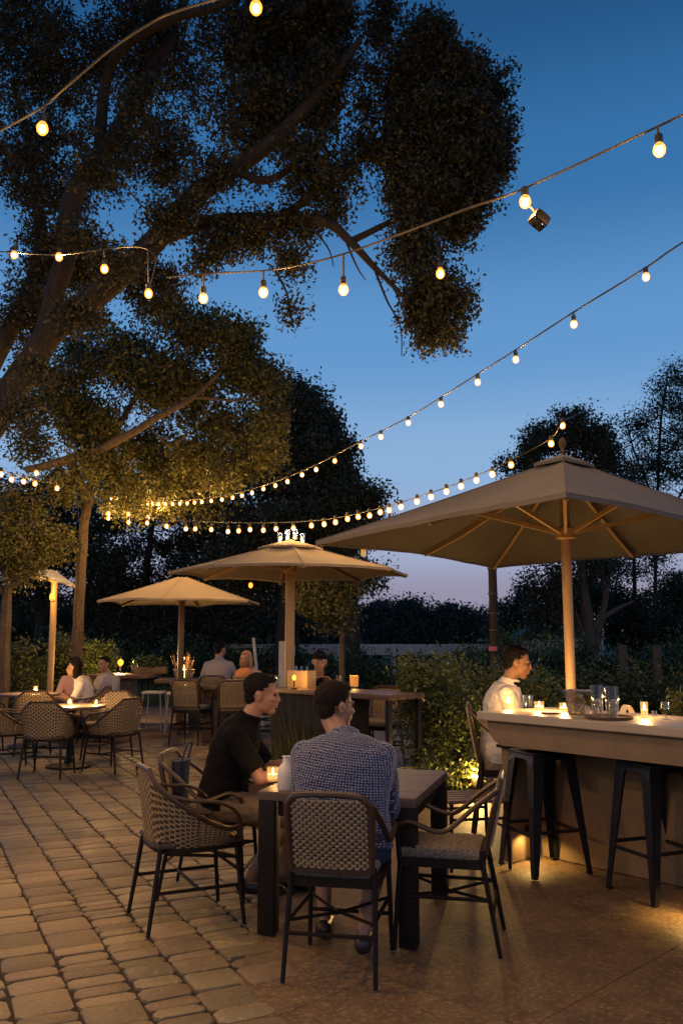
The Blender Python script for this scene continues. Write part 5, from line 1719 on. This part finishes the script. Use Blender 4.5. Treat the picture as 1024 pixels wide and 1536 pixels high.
def person(label, loc, rz, hs, lean, hands, feet, yaw=0, pitch=0, wide=1.0, shirt='black_cloth', sleeve='short', pants='khaki', short_pants=True,
           hair='hair', hair_long=False, skin='skin', shoe='shoe', voxel=.006, collar=True, hunch=10, elbow_out=.6, under=None, cap=None, group=None, hx=0.0):
    ls = math.sin(R(lean))
    lc = math.cos(R(lean))
    P = Vector((0, 0, hs + .10))
    X = Vector((1, 0, 0))

    def spine(t):
        """point and frame along the torso, curling forward by hunch"""
        a = R(lean + hunch * max(0, (t - .12)) / .35)
        am_ = R(lean + hunch * .5 * max(0, (t - .12)) / .35)
        c = P + Vector((0, math.sin(am_) * t, math.cos(am_) * t))
        return c, Vector((0, math.cos(a), -math.sin(a))), Vector((0, math.sin(a), math.cos(a)))

    def torso(mb, inf, t0, t1, belly=0.0):
        rings = []
        prof = [(-.10, .150, .105), (-.03, .178, .128), (.05, .172, .128), (.13, .160, .118), (.22, .166, .122), (.31, .180, .126), (.375, .186, .118), (.42, .168, .102), (.452, .135, .088), (.475, .098, .076), (.495, .072, .066)]
        for t, rx, ry in prof:
            if t < t0 - 1e-6 or t > t1 + 1e-6:
                continue
            c, f, u = spine(t)
            rings.append((c + f * belly * (1 if t < .25 else .3), X * (rx * wide + inf), f * (ry * (wide * .5 + .5) + inf)))
        mb.loft(rings, 22)
    cS, fS, uS = spine(.405)
    sh = [cS + X * (sg * .163 * (1 + (wide - 1) * .62)) - uS * .010 for sg in (-1, 1)]
    cN, fN, uN = spine(.48)
    hc = cN + uN * .115 + Vector((hx, .05, .05))
    HM = (Euler((R(-pitch), 0, R(yaw)), 'XYZ').to_matrix())

    def H(x, y, z):
        return hc + HM @ Vector((x, y, z))
    body = MB()
    torso(body, -.016, -.10, .43)
    # head
    body.ell(H(0, -.012, .033), (.074, .094, .084), HM, 18, 12)
    body.ell(H(0, .028, -.028), (.060, .066, .084), HM, 18, 12)
    body.ell(H(0, .018, -.062), (.056, .055, .045), HM, 14, 9)
    body.ell(H(0, .060, -.094), (.030, .028, .024), HM)
    body.ell(H(0, .082, .020), (.048, .016, .011), HM)
    body.tube([H(0, .090, .012), H(0, .100, -.010), H(0, .107, -.026), H(0, .094, -.038)], [.008, .010, .013, .010], 8)
    for sg in (-1, 1):
        body.ell(H(sg * .034, .070, -.022), (.022, .02, .018), HM)
        body.ell(H(sg * .011, .100, -.036), (.009, .010, .008), HM)
        body.ell(H(sg * .078, -.008, -.008), (.009, .021, .033), HM)
        body.ell(H(sg * .082, -.016, .004), (.010, .012, .018), HM)
    body.ell(H(0, .092, -.056), (.022, .011, .007), HM)
    body.ell(H(0, .090, -.069), (.019, .011, .007), HM)
    body.caps([cN - uN * .10 + fN * .01, cN - uN * .03, hc + HM @ Vector((0, -.022, -.065))], [.05, .054, .055], 14)
    elb, arms = [], []
    for sg, hd, s in zip((-1, 1), hands, sh):
        e, hnd = ik(s, hd, .29, .25, (sg * elbow_out, -.35, -.8))
        elb.append(e)
        arms.append((s, e, hnd))
        body.caps([s, s.lerp(e, .5), e], [.052, .046, .038], 12)
        body.caps([e, e.lerp(hnd, .35), hnd], [.038, .038, .026], 12)
        dr = (hnd - e).normalized()
        dr = (dr + Vector((-sg * .15, .25, -.05))).normalized()
        hand(body, hnd, dr, (0, 0, 1), -sg)
    legs = []
    for sg, ft in zip((-1, 1), feet):
        hip = P + Vector((sg * .092 * wide, .01, -.02))
        kn, an = ik(hip, Vector(ft) + Vector((0, 0, .02)), .43, .42, (sg * .12, .8, 1))
        legs.append((hip, kn, an))
        body.caps([hip, hip.lerp(kn, .5), kn], [.085 * (wide * .5 + .5), .072, .052], 12)
        body.caps([kn, kn.lerp(an, .3), an], [.052, .054, .034], 12)
        body.caps([an + Vector((0, -.03, -.045)), an + Vector((0, .07, -.045)), an + Vector((0, .15, -.06))], [.034, .034, .024], 10)
    me = fuse(body, voxel)
    root = bpy.data.objects.new('person', me)
    me.materials.append(MT[skin])
    COL.objects.link(root)
    root.location = loc
    root.rotation_euler = (0, 0, rz)
    tag(root, label, 'person', group)

    def child(name, mb, mat, amp=0.0, freq=10, sm=2, vx=None):
        m_ = fuse(mb, vx or voxel, amp, freq, sm)
        return link(name, m_, mat, root)
    # shirt
    s_ = MB()
    torso(s_, .016, -.03, .475, belly=.006)
    cW, fW, uW = spine(-.06)
    for (s, e, hnd) in arms:
        s_.caps([cN - uN * .055 - fN * .015, (cN - uN * .05 + s) / 2 - uN * .012, s], [.070, .068, .062], 12)
        if sleeve == 'short':
            q = s.lerp(e, .82)
            s_.caps([s, s.lerp(e, .45)], [.070, .064], 12)
            s_.tube([s.lerp(e, .3), q], [.064, .064], 14)
        else:
            s_.caps([s, s.lerp(e, .5), e], [.070, .061, .052], 12)
            s_.tube([e, e.lerp(hnd, .5), e.lerp(hnd, .95)], [.054, .048, .041], 14)
    s_.ell(cN - uN * .065 - fN * .03, (.10, .062, .055), n=16, k=10)
    if collar:
        c0, f0, u0 = spine(.45)
        s_.loft([(c0 - u0 * .02, X * .12, f0 * .095), (c0 + u0 * .03 + f0 * .006, X * .088, f0 * .084), (c0 + u0 * .058 + f0 * .012, X * .076, f0 * .076), (c0 + u0 * .078 + f0 * .018, X * .071, f0 * .072)], 18)
    child('shirt' if under is None else 'jacket', s_, shirt, .0055, 13, 2, voxel * 1.1)
    if under:
        u_ = MB()
        c0, f0, u0 = spine(.40)
        u_.loft([(spine(.2)[0] + f0 * .075, X * .03, f0 * .062), (c0 + f0 * .062, X * .06, f0 * .062), (spine(.46)[0] + f0 * .02, X * .078, f0 * .078), (spine(.50)[0] + f0 * .03 + u0 * .01, X * .068, f0 * .064)], 16)
        child('shirt', u_, under, .002)
    # trousers
    p_ = MB()
    torso(p_, .010, -.10, .05)
    for hip, kn, an in legs:
        if short_pants:
            p_.tube([hip, hip.lerp(kn, .6), hip.lerp(kn, .97)], [.100 * (wide * .5 + .5), .090, .082], 16)
            p_.caps([hip, hip.lerp(kn, .5)], [.098 * (wide * .5 + .5), .086], 12)
        else:
            p_.caps([hip, hip.lerp(kn, .5), kn], [.098 * (wide * .5 + .5), .084, .066], 12)
            p_.tube([kn, kn.lerp(an, .4), an], [.066, .062, .055], 14)
    child('shorts' if short_pants else 'trousers', p_, pants, .007, 12, 2)
    for hip, kn, an in legs:
        f_ = MB()
        b0 = an + Vector((0, 0, -.055))
        f_.caps([b0 + Vector((0, -.045, .005)), b0 + Vector((0, .05, 0)), b0 + Vector((0, .14, -.012)), b0 + Vector((0, .175, -.016))], [.043, .044, .040, .030], 12)
        child('shoe', f_, shoe)
    # hair
    h_ = MB()
    h_.ell(H(0, -.024, .046), (.080, .096, .084), HM, 18, 12)
    h_.ell(H(0, -.060, -.012), (.062, .048, .062), HM, 14, 9)
    h_.ell(H(0, .040, .092), (.052, .04, .022), HM, 14, 9)
    if hair_long:
        h_.ell(H(0, -.07, -.08), (.085, .05, .13), HM, 14, 9)
        for sg in (-1, 1):
            h_.ell(H(sg * .075, -.02, -.05), (.025, .05, .11), HM, 12, 8)
    ho = child('hair', h_, hair, .0045, 95, 0, min(voxel, .0045))
    if voxel < .008:
        hm_ = ho.data
        bm = bmesh.new()
        bm.from_mesh(hm_)
        bm.verts.ensure_lookup_table()
        pool = random.sample(range(len(bm.verts)), min(3200, len(bm.verts)))
        src = [(bm.verts[i].co.copy(), bm.verts[i].normal.copy()) for i in pool]
        for p, nn in src:
            if (HM.transposed() @ (p - hc)).z < -.05:
                continue
            fl = HM @ Vector((random.uniform(-.3, .3), .35 if (HM.transposed() @ (p - hc)).z > .09 else -.25, -.6))
            fl = (fl - nn * fl.dot(nn)).normalized()
            sd = nn.cross(fl) * .0011
            e = p + fl * random.uniform(.008, .016) + nn * random.uniform(.002, .008)
            vs_ = [bm.verts.new(p - sd), bm.verts.new(p + sd), bm.verts.new(e)]
            bm.faces.new(vs_)
        bm.to_mesh(hm_)
        bm.free()
    for sg in (-1, 1):
        e_ = MB().ell(H(sg * .031, .0865, .002), (.010, .008, .0055), HM, 10, 7)
        e_.build('eye', 'eye', root)
    if cap:
        k_ = MB()
        k_.ell(H(0, -.02, .062), (.086, .102, .066), HM, 16, 9)
        k_.ell(H(0, .09, .058), (.06, .07, .012), HM, 14, 7)
        child('cap', k_, cap)
    return root


person('man in a black polo shirt and khaki shorts sitting in profile at the dark table', (-.72, 5.50, 0), facing(.985, -.06), .44, 10,
       [(-.16, .46, .735), (.10, .48, .735)], [(-.12, .36, .075), (.10, .20, .10)], yaw=-2, pitch=4, wide=1.06, shirt='black_cloth', pants='khaki', hunch=14, voxel=.0055)
person('heavy man in a blue dotted shirt, back to us, head turned right', (.0, 4.40, 0), AC_R + R(6), .44, 9,
       [(-.11, .40, .74), (.11, .40, .74)], [(-.12, .34, .075), (.10, .05, .10)], yaw=-52, pitch=3, wide=1.30, shirt='blue_dots', sleeve='long', pants='navy', short_pants=True, hair='hair_b', hunch=18, voxel=.0055, elbow_out=.35, hx=-.055)
person('man in a pale jacket, face lit by candles, at the right bar', (1.19, 6.86, 0), facing(1, -.10), .57, 2,
       [(-.16, .34, .82), (.16, .36, .84)], [(-.12, .40, .30), (.12, .40, .30)], yaw=-6, pitch=10, wide=1.12, shirt='white_cloth', sleeve='long', pants='white_cloth', short_pants=False, skin='skin_d', hunch=12, under='black_cloth', voxel=.0065)
bc = dup(ac, (1.26, 6.88, 0), facing(1, -.12), 'tall dark chair under the man in the pale jacket')
bc.scale = (1, 1, 1.23)
bc['group'] = 'chairs at the right bar'
V2 = .011
person('man in a pale grey shirt seated with his back to us at the far tables', (-1.93, 14.1, 0), facing(.05, 1), .56, 4, [(-.2, .42, .86), (.2, .42, .86)], [(-.12, .4, .2), (.12, .4, .2)], yaw=-35, wide=1.1, shirt='grey_cloth', sleeve='long', pants='navy', short_pants=False, voxel=V2)
person('blonde woman at the back tables above the head of the man in black', (-1.32, 13.7, 0), facing(-.6, -.8), .44, 8, [(-.15, .42, .82), (.15, .42, .82)], [(-.1, .35, .08), (.1, .35, .08)], yaw=20, shirt='pink_cloth', sleeve='short', pants='navy', short_pants=False, hair='hair_y', hair_long=True, voxel=V2, wide=.92)
person('dark haired woman in a white blouse with bare arms at the left back table', (-3.72, 13.3, 0), facing(-.9, -.2), .32, 10, [(-.14, .42, .62), (.14, .42, .62)], [(-.1, .36, .08), (.1, .36, .08)], yaw=10, shirt='white_cloth', sleeve='short', pants='navy', short_pants=False, hair_long=True, voxel=V2, wide=.92)
person('dim person in pink facing us at the left back table, beside the rounded shrub', (-4.15, 14.1, 0), facing(.2, -1), .34, 4, [(-.14, .42, .62), (.14, .42, .62)], [(-.1, .36, .08), (.1, .36, .08)], yaw=8, shirt='pink_cloth', sleeve='long', pants='navy', short_pants=False, voxel=V2)
person('dim person in grey behind the dark haired woman in white', (-3.62, 14.15, 0), facing(-.5, -.9), .34, 4, [(-.14, .42, .62), (.14, .42, .62)], [(-.1, .36, .08), (.1, .36, .08)], yaw=0, shirt='grey_cloth', sleeve='long', pants='navy', short_pants=False, voxel=V2)
person('person in a dark cap and bare shoulders behind the wooden bar counter', (-.27, 10.55, 0), facing(.1, -1), .48, 6, [(-.12, .40, .985), (.14, .42, .985)], [(-.1, .36, .12), (.1, .36, .12)], yaw=0, pitch=8, shirt='black_cloth', sleeve='short', pants='navy', short_pants=False, cap='black_cloth', voxel=V2, collar=False)
for x, y, fx, fy, lb in ((-1.95, 14.05, .05, 1, 'chair under the man in the pale grey shirt'), (-1.3, 13.75, -.6, -.8, 'chair under the blonde woman'), (-.27, 10.62, .1, -1, 'chair under the person in the dark cap')):
    dup(wa, (x, y, 0), facing(fx, fy), lb, 'occupied wicker chairs at the back')
for x, y, fx, fy, lb in ((-3.68, 13.3, -.9, -.2, 'low chair under the dark haired woman in white'), (-4.15, 14.15, .2, -1, 'low chair under the dim person in pink'), (-3.58, 14.2, -.5, -.9, 'low chair under the dim person in grey')):
    q = dup(wa, (x, y, 0), facing(fx, fy), lb, 'occupied wicker chairs at the back')
    q.scale = (1, 1, .74)
